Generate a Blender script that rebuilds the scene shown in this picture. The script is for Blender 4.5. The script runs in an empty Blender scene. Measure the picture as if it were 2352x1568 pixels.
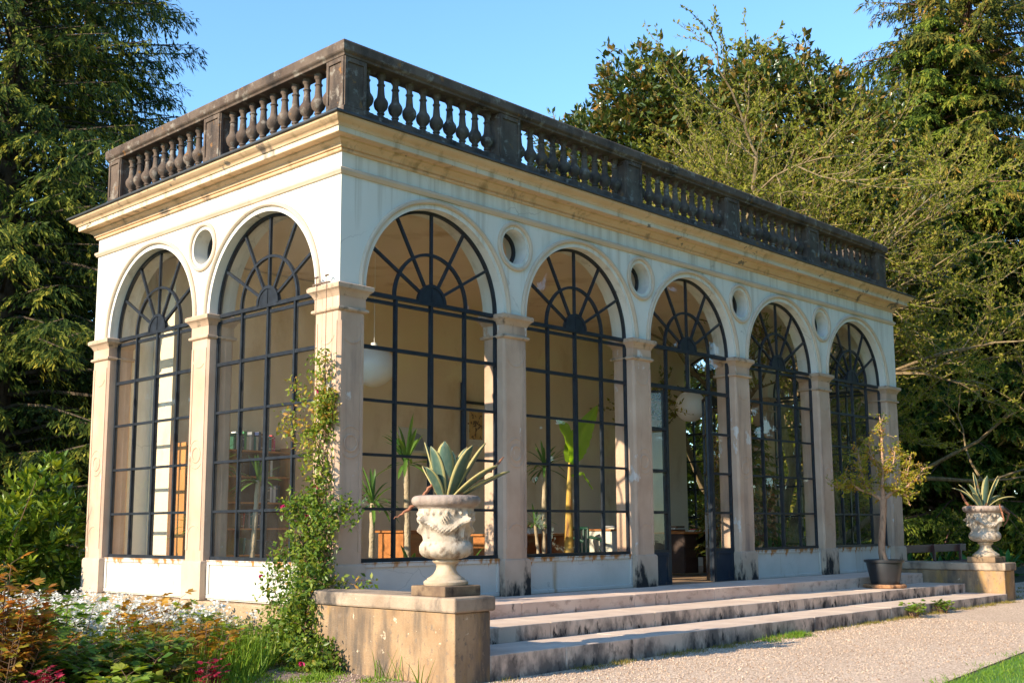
import bpy, bmesh, math, random
import numpy as np
from mathutils import Vector, Matrix
from mathutils.geometry import tessellate_polygon
R = math.radians
PI = math.pi
C = bpy.context.scene.collection
SC = bpy.context.scene
random.seed(7)

# ------------------------------------------------------------------ camera
CAM = Vector((-8.1651, -10.5572, 1.3793))
cam = bpy.data.cameras.new('camera')
co = bpy.data.objects.new('camera', cam)
C.objects.link(co)
yaw, pit, rol = 0.8102, 0.1422, -0.0052
fw = Vector((math.sin(yaw) * math.cos(pit), math.cos(yaw) * math.cos(pit), math.sin(pit)))
rt = Vector((math.cos(yaw), -math.sin(yaw), 0))
up = rt.cross(fw)
r2 = rt * math.cos(rol) + up * math.sin(rol)
u2 = up * math.cos(rol) - rt * math.sin(rol)
mw = Matrix((r2, u2, -fw)).transposed().to_4x4()
mw.translation = CAM
co.matrix_world = mw
cam.sensor_fit = 'HORIZONTAL'
cam.sensor_width = 36
cam.lens = 36 * 2616.15 / 2352
cam.shift_x = 0.0011
cam.shift_y = 54.5 / 2352
cam.clip_start = 0.05
cam.clip_end = 2000
SC.camera = co

# ------------------------------------------------------------------ light
SUN_EL, SUN_AZ = R(24.5), R(8)
sdir = Vector((-math.cos(SUN_EL) * math.cos(SUN_AZ), math.cos(SUN_EL) * math.sin(SUN_AZ), math.sin(SUN_EL)))
w = bpy.data.worlds.new('World')
SC.world = w
w.use_nodes = True
wn = w.node_tree.nodes
sky = wn.new('ShaderNodeTexSky')
sky.sky_type = 'NISHITA'
sky.sun_disc = False
sky.sun_elevation = SUN_EL
sky.sun_rotation = math.atan2(sdir.x, sdir.y)
sky.air_density = 1.0
sky.dust_density = 0.0
sky.ozone_density = 3.2
tintn = wn.new('ShaderNodeMix')
tintn.data_type = 'RGBA'
tintn.blend_type = 'MULTIPLY'
tintn.inputs[0].default_value = 1.0
tintn.inputs[7].default_value = (0.84, 1.04, 1.12, 1)
w.node_tree.links.new(sky.outputs[0], tintn.inputs[6])
w.node_tree.links.new(tintn.outputs[2], wn['Background'].inputs[0])
wn['Background'].inputs[1].default_value = 0.15
sl = bpy.data.lights.new('sun', 'SUN')
sl.energy = 3.9
sl.angle = R(0.5)
sl.color = (1.0, 0.86, 0.66)
so = bpy.data.objects.new('sun', sl)
so.rotation_euler = (-sdir).to_track_quat('-Z', 'Y').to_euler()
C.objects.link(so)
SC.view_settings.view_transform = 'Standard'
SC.view_settings.look = 'None'
SC.view_settings.exposure = 1.22
SC.view_settings.gamma = 1
SC.cycles.transparent_max_bounces = 24
SC.cycles.max_bounces = 10
SC.cycles.diffuse_bounces = 5


def gz(x):
    return -0.09 + 0.009 * x


# ------------------------------------------------------------------ materials
def nodes(name):
    m = bpy.data.materials.new(name)
    m.use_nodes = True
    nt = m.node_tree
    return m, nt, nt.nodes['Principled BSDF']


def N(nt, typ, **kw):
    n = nt.nodes.new(typ)
    for k, v in kw.items():
        if k in n.inputs:
            n.inputs[k].default_value = v
        else:
            setattr(n, k, v)
    return n


def ramp(nt, fac, stops):
    r = nt.nodes.new('ShaderNodeValToRGB')
    e = r.color_ramp.elements
    while len(e) < len(stops):
        e.new(0.5)
    for el, (p, c) in zip(e, stops):
        el.position = p
        el.color = (c, c, c, 1) if isinstance(c, (int, float)) else (*c, 1)
    nt.links.new(fac, r.inputs[0])
    return r


def mixc(nt, fac, a, b, mode='MIX'):
    m = nt.nodes.new('ShaderNodeMix')
    m.data_type = 'RGBA'
    m.blend_type = mode
    for sock, v in ((m.inputs[0], fac), (m.inputs[6], a), (m.inputs[7], b)):
        if isinstance(v, (int, float)):
            sock.default_value = v
        elif isinstance(v, tuple):
            sock.default_value = (*v, 1)
        else:
            nt.links.new(v, sock)
    return m.outputs[2]


def noise(nt, scale, detail=4, stretch=(1, 1, 1), rough=0.55, dist=0.0, off=(0, 0, 0)):
    g = nt.nodes.new('ShaderNodeNewGeometry')
    mp = nt.nodes.new('ShaderNodeMapping')
    mp.inputs['Scale'].default_value = stretch
    mp.inputs['Location'].default_value = off
    nt.links.new(g.outputs['Position'], mp.inputs[0])
    n = nt.nodes.new('ShaderNodeTexNoise')
    n.inputs['Scale'].default_value = scale
    n.inputs['Detail'].default_value = detail
    n.inputs['Roughness'].default_value = rough
    n.inputs['Distortion'].default_value = dist
    nt.links.new(mp.outputs[0], n.inputs[0])
    return n.outputs['Fac']


def bump(nt, b, h, strength=0.3, dist=0.02):
    bp = nt.nodes.new('ShaderNodeBump')
    bp.inputs['Strength'].default_value = strength
    bp.inputs['Distance'].default_value = dist
    nt.links.new(h, bp.inputs['Height'])
    nt.links.new(bp.outputs[0], b.inputs['Normal'])


def zmask(nt, z0, z1):
    """1 at height z0, 0 at z1 (world height): dirt climbing from the ground or dripping from above"""
    g = nt.nodes.new('ShaderNodeNewGeometry')
    s = nt.nodes.new('ShaderNodeSeparateXYZ')
    nt.links.new(g.outputs['Position'], s.inputs[0])
    mr = nt.nodes.new('ShaderNodeMapRange')
    mr.inputs[1].default_value = z0
    mr.inputs[2].default_value = z1
    mr.inputs[3].default_value = 1
    mr.inputs[4].default_value = 0
    nt.links.new(s.outputs[2], mr.inputs[0])
    return mr.outputs[0]


def math_(nt, op, a, b=0.0):
    m = nt.nodes.new('ShaderNodeMath')
    m.operation = op
    for s, v in ((m.inputs[0], a), (m.inputs[1], b)):
        if isinstance(v, (int, float)):
            s.default_value = v
        else:
            nt.links.new(v, s)
    return m.outputs[0]


def stone(name, a, b, scale=3.0, stains=(), rough=0.85, bscale=60, bstr=0.25, stretch=(1, 1, 1), bdist=0.01, riser=False):
    """two-tone mottled stone; stains = (colour, scale, stretch, lo, hi[, (z0,z1)])"""
    m, nt, p = nodes(name)
    f = noise(nt, scale, 6, stretch)
    col = ramp(nt, f, [(0.32, a), (0.68, b)]).outputs[0]
    for i, st in enumerate(stains):
        sc_, ss, stc, lo, hi = st[:5]
        n = noise(nt, ss, 6, stc, 0.62, off=(i * 3.7, i * 1.9, i * 0.7))
        if len(st) > 5:
            zm = zmask(nt, *st[5])
            n = math_(nt, 'ADD', n, math_(nt, 'MULTIPLY', math_(nt, 'SUBTRACT', zm, 0.5), st[6] if len(st) > 6 else 0.5))
        msk = ramp(nt, n, [(lo, 0.0), (hi, 1.0)]).outputs[0]
        if riser:                                       # lichen grows on the damp upright faces, treads are worn clean
            g = nt.nodes.new('ShaderNodeNewGeometry')
            sx = nt.nodes.new('ShaderNodeSeparateXYZ')
            nt.links.new(g.outputs['True Normal'], sx.inputs[0])
            msk = math_(nt, 'MULTIPLY', msk, math_(nt, 'SUBTRACT', 1.0, math_(nt, 'MULTIPLY', math_(nt, 'ABSOLUTE', sx.outputs[2]), 0.85)))
        col = mixc(nt, msk, col, sc_)
    nt.links.new(col, p.inputs['Base Color'])
    p.inputs['Roughness'].default_value = rough
    p.inputs['Specular IOR Level'].default_value = 0.2
    h = noise(nt, bscale, 5, (1, 1, 1), 0.6)
    bump(nt, p, h, bstr, bdist)
    return m


def leafmat(name, stops, rough=0.45, trans=0.35, attr='tint', tcol=None, spec=0.25, scars=None):
    m, nt, p = nodes(name)
    at = nt.nodes.new('ShaderNodeAttribute')
    at.attribute_name = attr
    r = ramp(nt, at.outputs['Fac'], stops)
    if scars:                                               # dry brown scars and scuffs
        mk = ramp(nt, noise(nt, 9, 6, (1, 1, .6)), [(0.60, 0.0), (0.66, 0.9)]).outputs[0]
        mk2 = ramp(nt, noise(nt, 30, 4, (1, 1, .3)), [(0.45, 0.0), (0.75, 0.35)]).outputs[0]
        cc = mixc(nt, mk, mixc(nt, mk2, r.outputs[0], (0.22, 0.24, 0.15)), scars)

        class _R:
            outputs = [cc]
        r = _R
    nt.links.new(r.outputs[0], p.inputs['Base Color'])
    p.inputs['Roughness'].default_value = rough
    p.inputs['Specular IOR Level'].default_value = spec
    if trans > 0:
        t = nt.nodes.new('ShaderNodeBsdfTranslucent')
        c2 = mixc(nt, 1.0, r.outputs[0], tcol or (1.6, 1.5, 0.5), 'MULTIPLY')
        nt.links.new(c2, t.inputs[0])
        mx = nt.nodes.new('ShaderNodeMixShader')
        mx.inputs[0].default_value = trans
        nt.links.new(p.outputs[0], mx.inputs[1])
        nt.links.new(t.outputs[0], mx.inputs[2])
        nt.links.new(mx.outputs[0], nt.nodes['Material Output'].inputs[0])
    return m


def plain(name, col, rough=0.6, var=0.15, scale=8, metallic=0.0, bstr=0.08, stretch=(1, 1, 1)):
    m, nt, p = nodes(name)
    f = noise(nt, scale, 5, stretch)
    a = tuple(c * (1 - var) for c in col)
    b = tuple(min(1, c * (1 + var)) for c in col)
    nt.links.new(ramp(nt, f, [(0.3, a), (0.7, b)]).outputs[0], p.inputs['Base Color'])
    p.inputs['Roughness'].default_value = rough
    p.inputs['Metallic'].default_value = metallic
    if bstr:
        bump(nt, p, noise(nt, scale * 8, 4), bstr, 0.006)
    return m


M = {}
M['plaster'] = stone('white_plaster', (0.70, 0.665, 0.575), (0.765, 0.735, 0.645), 0.8, [
    ((0.52, 0.47, 0.38), 1.6, (1.4, 1.4, 0.22), 0.54, 0.74),
    ((0.50, 0.45, 0.36), 2.2, (3.0, 3.0, 0.10), 0.54, 0.76, (6.0, 4.6), 0.16),
    ((0.40, 0.38, 0.34), 2.6, (1, 1, 1.3), 0.695, 0.71)], 0.8, 45, 0.10)
M['ochre'] = stone('ochre_cornice_plaster', (0.62, 0.41, 0.235), (0.70, 0.49, 0.305), 2.0, [
    ((0.38, 0.26, 0.14), 5.0, (1, 1, 0.12), 0.55, 0.72),
    ((0.17, 0.13, 0.10), 2.4, (1, 1, 0.12), 0.62, 0.72),
    ((0.22, 0.18, 0.14), 2.6, (1, 1, 1.6), 0.635, 0.65)], 0.85, 40, 0.25)
M['fascia'] = stone('cream_fascia_plaster', (0.60, 0.50, 0.36), (0.69, 0.60, 0.46), 2.0, [
    ((0.38, 0.29, 0.18), 5.0, (1, 1, 0.12), 0.55, 0.72),
    ((0.17, 0.14, 0.11), 2.4, (1, 1, 0.12), 0.62, 0.72),
    ((0.22, 0.18, 0.14), 2.6, (1, 1, 1.6), 0.635, 0.65)], 0.85, 40, 0.25)
M['mould'] = stone('moulding_plaster', (0.55, 0.43, 0.31), (0.64, 0.51, 0.38), 2.0, [
    ((0.40, 0.30, 0.20), 6.0, (1, 1, 0.5), 0.62, 0.78)], 0.85, 40, 0.2)
M['pier'] = stone('pinkish_pier_stone', (0.50, 0.33, 0.225), (0.62, 0.44, 0.315), 1.7, [
    ((0.30, 0.21, 0.16), 2.6, (1, 1, 0.15), 0.52, 0.70),
    ((0.64, 0.57, 0.50), 3.0, (1, 1, 0.5), 0.63, 0.66)], 0.85, 70, 0.22)
M['plinth'] = stone('stained_plinth_stone', (0.46, 0.325, 0.225), (0.60, 0.44, 0.32), 2.0, [
    ((0.035, 0.032, 0.030), 3.2, (1.6, 1.6, 0.6), 0.49, 0.60, (0.45, 0.98), 0.26)], 0.9, 60, 0.3)
M['sideplinth'] = stone('warm_plinth_stone', (0.48, 0.35, 0.25), (0.60, 0.46, 0.35), 2.0, [
    ((0.24, 0.19, 0.15), 3.0, (1.5, 1.5, 0.5), 0.60, 0.72)], 0.9, 60, 0.3)
M['capital'] = stone('weathered_capital_stone', (0.44, 0.30, 0.20), (0.57, 0.42, 0.30), 3.0, [
    ((0.20, 0.15, 0.10), 6.0, (1, 1, 1), 0.55, 0.68)], 0.88, 60, 0.35)
M['dado'] = stone('dado_plaster', (0.55, 0.515, 0.45), (0.65, 0.615, 0.55), 1.5, [
    ((0.38, 0.25, 0.12), 3.4, (1.4, 1.4, 0.12), 0.60, 0.76),
    ((0.44, 0.20, 0.06), 4.0, (2, 2, 0.15), 0.62, 0.72, (1.0, 0.72), 0.4)], 0.85, 40, 0.2)
M['balustrade'] = stone('lichen_dark_stone', (0.092, 0.064, 0.049), (0.165, 0.122, 0.092), 3.5, [
    ((0.034, 0.030, 0.028), 2.2, (1, 1, 0.4), 0.50, 0.68),
    ((0.25, 0.215, 0.175), 7.0, (1, 1, 1), 0.56, 0.66),
    ((0.26, 0.13, 0.05), 5.0, (1, 1, 1), 0.63, 0.69)], 0.95, 50, 0.6, bdist=0.015)
M['flashing'] = plain('dark_lead_flashing', (0.045, 0.05, 0.055), 0.5, 0.3, 3)
M['roof'] = plain('roof_felt', (0.12, 0.11, 0.10), 0.9)
M['inwall'] = stone('beige_interior_plaster', (0.80, 0.64, 0.43), (0.86, 0.71, 0.50), 0.7, [
    ((0.62, 0.44, 0.24), 1.3, (1, 1, 0.5), 0.54, 0.75)], 0.9, 30, 0.08)
M['floor'] = stone('terracotta_floor', (0.30, 0.19, 0.11), (0.40, 0.27, 0.17), 2.5, [], 0.5, 30, 0.1)
M['iron'] = plain('blue_black_iron_paint', (0.018, 0.023, 0.031), 0.40, 0.35, 10, bstr=0.15)
M['iron'].node_tree.nodes['Principled BSDF'].inputs['Specular IOR Level'].default_value = 0.4
M['irondoor'] = stone('weathered_iron_door_panel', (0.016, 0.024, 0.040), (0.03, 0.04, 0.055), 3, [
    ((0.12, 0.085, 0.06), 6, (1.5, 1.5, 0.4), 0.58, 0.74)], 0.55, 40, 0.2)
M['step1'] = stone('pink_step_stone', (0.64, 0.455, 0.345), (0.77, 0.585, 0.455), 2.2, [
    ((0.42, 0.28, 0.21), 5.0, (1, 1, 2.0), 0.52, 0.70),
    ((0.09, 0.07, 0.06), 4.0, (1.3, 1.3, 0.5), 0.62, 0.70)], 0.85, 60, 0.25, riser=True)
M['step2'] = stone('stained_middle_step_stone', (0.62, 0.46, 0.345), (0.75, 0.585, 0.45), 2.2, [
    ((0.17, 0.14, 0.12), 3.2, (1.3, 1.3, 0.7), 0.44, 0.62, (0.16, 0.335), 0.10),
    ((0.04, 0.036, 0.034), 9.0, (1.3, 1.3, 0.5), 0.58, 0.66, (0.16, 0.335), 0.10)], 0.85, 60, 0.3, riser=True)
M['step3'] = stone('stained_bottom_step_stone', (0.62, 0.465, 0.355), (0.75, 0.59, 0.455), 2.2, [
    ((0.19, 0.155, 0.13), 2.4, (1.3, 1.3, 0.8), 0.40, 0.58, (-0.1, 0.165), 0.12),
    ((0.055, 0.048, 0.044), 6.0, (1.3, 1.3, 0.6), 0.52, 0.64, (-0.1, 0.165), 0.12)], 0.88, 60, 0.35, riser=True)
M['joint'] = plain('dark_joint', (0.05, 0.04, 0.035), 0.95)
M['wallstone'] = stone('ochre_pedestal_wall_stone', (0.28, 0.175, 0.095), (0.42, 0.28, 0.16), 3.2, [
    ((0.42, 0.24, 0.075), 2.6, (1, 1, 0.35), 0.54, 0.68),
    ((0.13, 0.10, 0.075), 3.3, (1, 1, 0.22), 0.48, 0.64),
    ((0.22, 0.16, 0.11), 18.0, (1, 1, 0.7), 0.58, 0.66),
    ((0.58, 0.46, 0.32), 11.0, (1, 1, 1), 0.66, 0.69),
    ((0.06, 0.05, 0.04), 14.0, (1, 1, 1), 0.74, 0.78)], 0.92, 55, 0.5, bdist=0.015)
M['wallcap'] = stone('weathered_pedestal_cap_stone', (0.30, 0.215, 0.145), (0.46, 0.35, 0.25), 2.2, [
    ((0.085, 0.072, 0.062), 2.6, (1, 1, 0.6), 0.48, 0.66),
    ((0.62, 0.52, 0.38), 10.0, (1, 1, 1), 0.69, 0.74)], 0.92, 55, 0.5, bdist=0.015)
M['rough'] = stone('rough_foundation_stone', (0.36, 0.25, 0.145), (0.50, 0.36, 0.23), 2.5, [
    ((0.22, 0.16, 0.10), 2.2, (1, 1, 0.6), 0.55, 0.72)], 0.95, 14, 0.9, bdist=0.05)
M['urn'] = stone('weathered_urn_limestone', (0.40, 0.32, 0.235), (0.62, 0.52, 0.41), 5.0, [
    ((0.20, 0.145, 0.10), 9.0, (1, 1, 0.7), 0.52, 0.66),
    ((0.56, 0.36, 0.12), 6.0, (1, 1, 0.6), 0.66, 0.78)], 0.92, 70, 0.6, bdist=0.012)
M['urnrim'] = stone('grey_urn_rim_stone', (0.25, 0.185, 0.15), (0.42, 0.33, 0.27), 6.0, [
    ((0.15, 0.11, 0.09), 7.0, (1, 1, 1), 0.55, 0.72)], 0.92, 70, 0.6, bdist=0.012)
M['urnfoot'] = stone('ochre_urn_foot_stone', (0.44, 0.33, 0.22), (0.58, 0.47, 0.35), 5.0, [
    ((0.50, 0.30, 0.07), 5.0, (1, 1, 0.6), 0.56, 0.72),
    ((0.20, 0.14, 0.09), 7.0, (1, 1, 0.6), 0.66, 0.76)], 0.92, 70, 0.5, bdist=0.012)
M['urnbase'] = stone('dark_urn_base_stone', (0.14, 0.09, 0.06), (0.34, 0.23, 0.13), 4.0, [
    ((0.05, 0.035, 0.03), 5.0, (1, 1, 0.8), 0.52, 0.66)], 0.92, 60, 0.5)
M['globe'] = plain('white_opal_glass', (0.80, 0.78, 0.74), 0.35, 0.02, 2, bstr=0)
M['blackplastic'] = plain('black_pot_plastic', (0.022, 0.023, 0.026), 0.35, 0.25, 4, bstr=0.03)
M['soil'] = plain('potting_soil', (0.07, 0.045, 0.03), 0.95, 0.5, 20, bstr=0.8)
M['burlap'] = plain('brown_burlap', (0.34, 0.17, 0.08), 0.95, 0.45, 18, bstr=0.9)
M['benchwood'] = plain('dark_red_brown_bench_paint', (0.10, 0.036, 0.030), 0.5, 0.3, 3, stretch=(0.3, 4, 4))
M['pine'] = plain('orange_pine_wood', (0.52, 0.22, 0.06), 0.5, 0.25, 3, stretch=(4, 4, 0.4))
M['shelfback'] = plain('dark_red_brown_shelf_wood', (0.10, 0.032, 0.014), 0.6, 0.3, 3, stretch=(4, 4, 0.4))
M['darkwood'] = plain('dark_brown_desk_wood', (0.035, 0.018, 0.012), 0.5, 0.3, 3, stretch=(0.4, 4, 4))
M['desk'] = plain('orange_brown_desk_wood', (0.40, 0.15, 0.04), 0.45, 0.25, 3, stretch=(0.4, 4, 4))
M['paper'] = plain('white_paper', (0.72, 0.66, 0.55), 0.85, 0.1, 20)
M['greenplastic'] = plain('dark_green_plastic', (0.012, 0.06, 0.035), 0.4, 0.1, 3, bstr=0)
M['cream'] = plain('cream_laminate', (0.66, 0.62, 0.52), 0.5, 0.05, 3, bstr=0)
M['terracotta'] = plain('terracotta_clay', (0.38, 0.13, 0.06), 0.85, 0.25, 6)
M['wire'] = plain('thin_steel_wire', (0.16, 0.10, 0.07), 0.5)


def bark(name, a, b):
    return stone(name, a, b, 6, [((a[0] * .4, a[1] * .4, a[2] * .4), 14, (1, 1, 0.25), 0.5, 0.7)], 0.95, 30, 0.8, (1, 1, 0.3), 0.03)


M['bark_red'] = bark('reddish_conifer_bark', (0.16, 0.085, 0.055), (0.26, 0.15, 0.10))
M['bark_dark'] = bark('dark_bark', (0.06, 0.045, 0.03), (0.12, 0.09, 0.06))
M['bark_pale'] = bark('pale_olive_bark', (0.20, 0.14, 0.075), (0.32, 0.24, 0.13))
M['bark_tan'] = bark('tan_smooth_bark', (0.36, 0.21, 0.13), (0.52, 0.33, 0.21))
M['yuccatrunk'] = bark('ringed_yucca_trunk', (0.40, 0.30, 0.18), (0.56, 0.45, 0.30))
M['vinewood'] = plain('brown_vine_wood', (0.16, 0.09, 0.05), 0.9, 0.3, 20)

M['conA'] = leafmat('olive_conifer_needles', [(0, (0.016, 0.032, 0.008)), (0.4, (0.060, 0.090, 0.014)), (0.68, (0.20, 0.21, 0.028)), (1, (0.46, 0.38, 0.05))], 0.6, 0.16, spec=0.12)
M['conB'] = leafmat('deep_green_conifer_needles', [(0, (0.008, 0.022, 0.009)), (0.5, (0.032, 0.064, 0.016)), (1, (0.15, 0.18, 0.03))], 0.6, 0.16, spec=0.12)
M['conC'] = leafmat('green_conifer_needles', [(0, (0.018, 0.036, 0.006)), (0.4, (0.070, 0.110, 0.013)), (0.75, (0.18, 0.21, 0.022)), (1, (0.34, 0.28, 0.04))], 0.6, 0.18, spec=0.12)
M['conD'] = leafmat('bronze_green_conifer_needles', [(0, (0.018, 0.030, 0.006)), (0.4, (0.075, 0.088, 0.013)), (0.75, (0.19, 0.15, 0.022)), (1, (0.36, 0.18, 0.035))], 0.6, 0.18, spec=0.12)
M['magnolia'] = leafmat('glossy_magnolia_leaves', [(0, (0.034, 0.058, 0.014)), (0.55, (0.087, 0.125, 0.026)), (0.75, (0.202, 0.136, 0.029)), (1, (0.336, 0.168, 0.043))], 0.28, 0.18, spec=0.6)
M['buds'] = leafmat('yellow_green_young_leaves', [(0, (0.11, 0.13, 0.016)), (0.6, (0.23, 0.235, 0.030)), (1, (0.36, 0.27, 0.06))], 0.6, 0.3, spec=0.12)
M['laurel'] = leafmat('glossy_laurel_leaves', [(0, (0.030, 0.075, 0.010)), (0.45, (0.11, 0.19, 0.018)), (1, (0.38, 0.42, 0.04))], 0.3, 0.22, spec=0.6)
M['vine'] = leafmat('fresh_vine_leaves', [(0, (0.035, 0.080, 0.014)), (0.45, (0.11, 0.18, 0.02)), (0.8, (0.28, 0.30, 0.04)), (1, (0.44, 0.24, 0.05))], 0.35, 0.32)
M['pinkflower'] = leafmat('magenta_flowers', [(0, (0.42, 0.015, 0.10)), (1, (0.62, 0.04, 0.16))], 0.5, 0.3, tcol=(1, .5, .7))
M['agave'] = leafmat('blue_green_agave_with_cream_margin', [(0, (0.050, 0.095, 0.075)), (0.55, (0.075, 0.125, 0.09)), (0.72, (0.10, 0.15, 0.08)), (0.79, (0.36, 0.31, 0.12)), (1, (0.44, 0.36, 0.14))], 0.5, 0.05, scars=(0.20, 0.10, 0.05))
M['deadleaf'] = plain('withered_brown_leaf', (0.26, 0.105, 0.055), 0.9, 0.45, 22)
M['yucca'] = leafmat('yucca_leaves', [(0, (0.05, 0.13, 0.025)), (1, (0.15, 0.28, 0.05))], 0.45, 0.3)
M['banana'] = leafmat('bright_banana_leaf', [(0, (0.24, 0.42, 0.025)), (1, (0.38, 0.55, 0.045))], 0.45, 0.5, tcol=(1.5, 1.6, 0.4))
M['bananatrunk'] = stone('yellow_banana_stem', (0.50, 0.30, 0.05), (0.60, 0.40, 0.10), 4, [((0.24, 0.10, 0.04), 5, (2, 2, 0.3), 0.52, 0.68)], 0.7)
M['roomfir'] = leafmat('bronze_room_fir_needles', [(0, (0.06, 0.10, 0.018)), (0.6, (0.15, 0.16, 0.03)), (1, (0.32, 0.19, 0.035))], 0.6, 0.3)
M['roompl'] = leafmat('dark_room_plant_leaves', [(0, (0.04, 0.10, 0.02)), (1, (0.13, 0.24, 0.04))], 0.45, 0.25)
M['potleaf'] = leafmat('golden_bronze_small_leaves', [(0, (0.15, 0.20, 0.02)), (0.55, (0.36, 0.31, 0.03)), (1, (0.48, 0.20, 0.025))], 0.45, 0.35)
M['orange'] = leafmat('orange_red_young_leaves', [(0, (0.10, 0.16, 0.02)), (0.35, (0.30, 0.26, 0.03)), (0.65, (0.55, 0.20, 0.05)), (1, (0.62, 0.36, 0.08))], 0.5, 0.35, tcol=(1.4, 1.1, .6))
M['peony'] = leafmat('bronze_green_peony_leaves', [(0, (0.05, 0.12, 0.016)), (0.5, (0.17, 0.26, 0.03)), (0.75, (0.32, 0.27, 0.035)), (0.9, (0.48, 0.20, 0.04)), (1, (0.55, 0.15, 0.045))], 0.45, 0.32, tcol=(1.4, 1.2, .6))
M['golden'] = leafmat('golden_orange_peony_leaves', [(0, (0.132, 0.110, 0.022)), (0.5, (0.374, 0.198, 0.028)), (1, (0.528, 0.286, 0.033))], 0.45, 0.38, tcol=(1.4, 1.2, .6))
M['greenpeony'] = leafmat('green_lobed_leaves', [(0, (0.06, 0.14, 0.018)), (0.6, (0.19, 0.29, 0.035)), (1, (0.36, 0.38, 0.06))], 0.45, 0.32)
M['redleaf'] = leafmat('crimson_young_leaves', [(0, (0.16, 0.010, 0.022)), (0.6, (0.36, 0.018, 0.05)), (1, (0.50, 0.06, 0.10))], 0.5, 0.3, tcol=(1.3, .7, .8))
M['white'] = leafmat('white_petals', [(0, (0.70, 0.70, 0.64)), (1, (0.82, 0.82, 0.80))], 0.6, 0.35, tcol=(1, 1, 0.95))
M['lightleaf'] = leafmat('light_spring_leaves', [(0, (0.10, 0.15, 0.016)), (0.6, (0.26, 0.32, 0.03)), (1, (0.42, 0.42, 0.06))], .55, .4)
M['grass'] = leafmat('grass_blades', [(0, (0.07, 0.16, 0.014)), (0.6, (0.17, 0.29, 0.026)), (1, (0.38, 0.38, 0.07))], 0.5, 0.35)
M['drygrass'] = leafmat('dry_mossy_grass', [(0, (0.08, 0.12, 0.02)), (0.5, (0.22, 0.19, 0.045)), (1, (0.36, 0.24, 0.08))], 0.7, 0.3)
M['hosta'] = leafmat('broad_dark_green_leaves', [(0, (0.03, 0.11, 0.03)), (1, (0.08, 0.22, 0.05))], 0.4, 0.25)


def gravelmat(name, cols, green=None):
    m, nt, p = nodes(name)
    g = nt.nodes.new('ShaderNodeNewGeometry')
    v = nt.nodes.new('ShaderNodeTexVoronoi')
    v.inputs['Scale'].default_value = 55
    nt.links.new(g.outputs['Position'], v.inputs[0])
    s = nt.nodes.new('ShaderNodeSeparateColor')
    nt.links.new(v.outputs['Color'], s.inputs[0])
    col = ramp(nt, s.outputs[0], [(0, cols[0]), (0.4, cols[1]), (0.75, cols[2]), (1, cols[3])]).outputs[0]
    big = noise(nt, 0.9, 5)
    col = mixc(nt, ramp(nt, big, [(0.42, 0.0), (0.66, 0.55)]).outputs[0], col, cols[4])
    if green:
        gm = ramp(nt, noise(nt, 1.3, 6, off=(4, 2, 0)), [(0.50, 0.0), (0.60, 1.0)]).outputs[0]
        col = mixc(nt, gm, col, green)
    nt.links.new(col, p.inputs['Base Color'])
    p.inputs['Roughness'].default_value = 0.9
    h = math_(nt, 'SUBTRACT', 1.0, v.outputs['Distance'])
    bump(nt, p, math_(nt, 'ADD', h, noise(nt, 25, 4)), 0.7, 0.012)
    return m


M['gravel'] = gravelmat('pale_pink_gravel', [(0.32, 0.205, 0.13), (0.59, 0.42, 0.29), (0.72, 0.53, 0.375), (0.82, 0.66, 0.50), (0.54, 0.38, 0.26)])
M['soilgravel'] = gravelmat('weedy_soil', [(0.10, 0.065, 0.045), (0.26, 0.165, 0.12), (0.34, 0.23, 0.17), (0.48, 0.38, 0.30), (0.20, 0.13, 0.09)])
M['ground'] = gravelmat('dark_garden_earth', [(0.03, 0.03, 0.015), (0.05, 0.05, 0.02), (0.06, 0.055, 0.025), (0.09, 0.07, 0.04), (0.035, 0.06, 0.015)])
M['lawn'] = plain('lawn_turf', (0.09, 0.19, 0.018), 0.9, 0.3, 6, bstr=0.8)


def glassmat(name, dust, tint=(0.985, 0.99, 0.98)):
    m, nt, p = nodes(name)
    nt.nodes.remove(p)
    tr = nt.nodes.new('ShaderNodeBsdfTransparent')
    tr.inputs[0].default_value = (*tint, 1)
    gl = nt.nodes.new('ShaderNodeBsdfGlossy')
    gl.inputs['Roughness'].default_value = 0.015
    bp = nt.nodes.new('ShaderNodeBump')
    bp.inputs['Strength'].default_value = 0.06
    bp.inputs['Distance'].default_value = 0.01
    nt.links.new(noise(nt, 5, 2), bp.inputs['Height'])
    nt.links.new(bp.outputs[0], gl.inputs['Normal'])
    lw = nt.nodes.new('ShaderNodeLayerWeight')
    lw.inputs[0].default_value = 0.5
    fr = math_(nt, 'ADD', math_(nt, 'MULTIPLY', math_(nt, 'POWER', lw.outputs['Facing'], 5.0), 0.85), 0.058)
    mx = nt.nodes.new('ShaderNodeMixShader')
    nt.links.new(fr, mx.inputs[0])
    nt.links.new(tr.outputs[0], mx.inputs[1])
    nt.links.new(gl.outputs[0], mx.inputs[2])
    df = nt.nodes.new('ShaderNodeBsdfDiffuse')
    df.inputs[0].default_value = (0.55, 0.52, 0.45, 1)
    d1 = ramp(nt, noise(nt, 3, 6, (1, 1, 0.6)), [(0.35, dust * 0.35), (0.75, dust)]).outputs[0]
    sp = ramp(nt, noise(nt, 26, 3, (1, 1, 0.45)), [(0.735, 0.0), (0.76, 0.35)]).outputs[0]
    mx2 = nt.nodes.new('ShaderNodeMixShader')
    nt.links.new(math_(nt, 'MAXIMUM', d1, math_(nt, 'MULTIPLY', sp, dust * 8)), mx2.inputs[0])
    nt.links.new(mx.outputs[0], mx2.inputs[1])
    nt.links.new(df.outputs[0], mx2.inputs[2])
    nt.links.new(mx2.outputs[0], nt.nodes['Material Output'].inputs[0])
    return m


M['glass'] = glassmat('window_glass', 0.022)
M['dustglass'] = glassmat('dusty_window_glass', 0.048)


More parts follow.
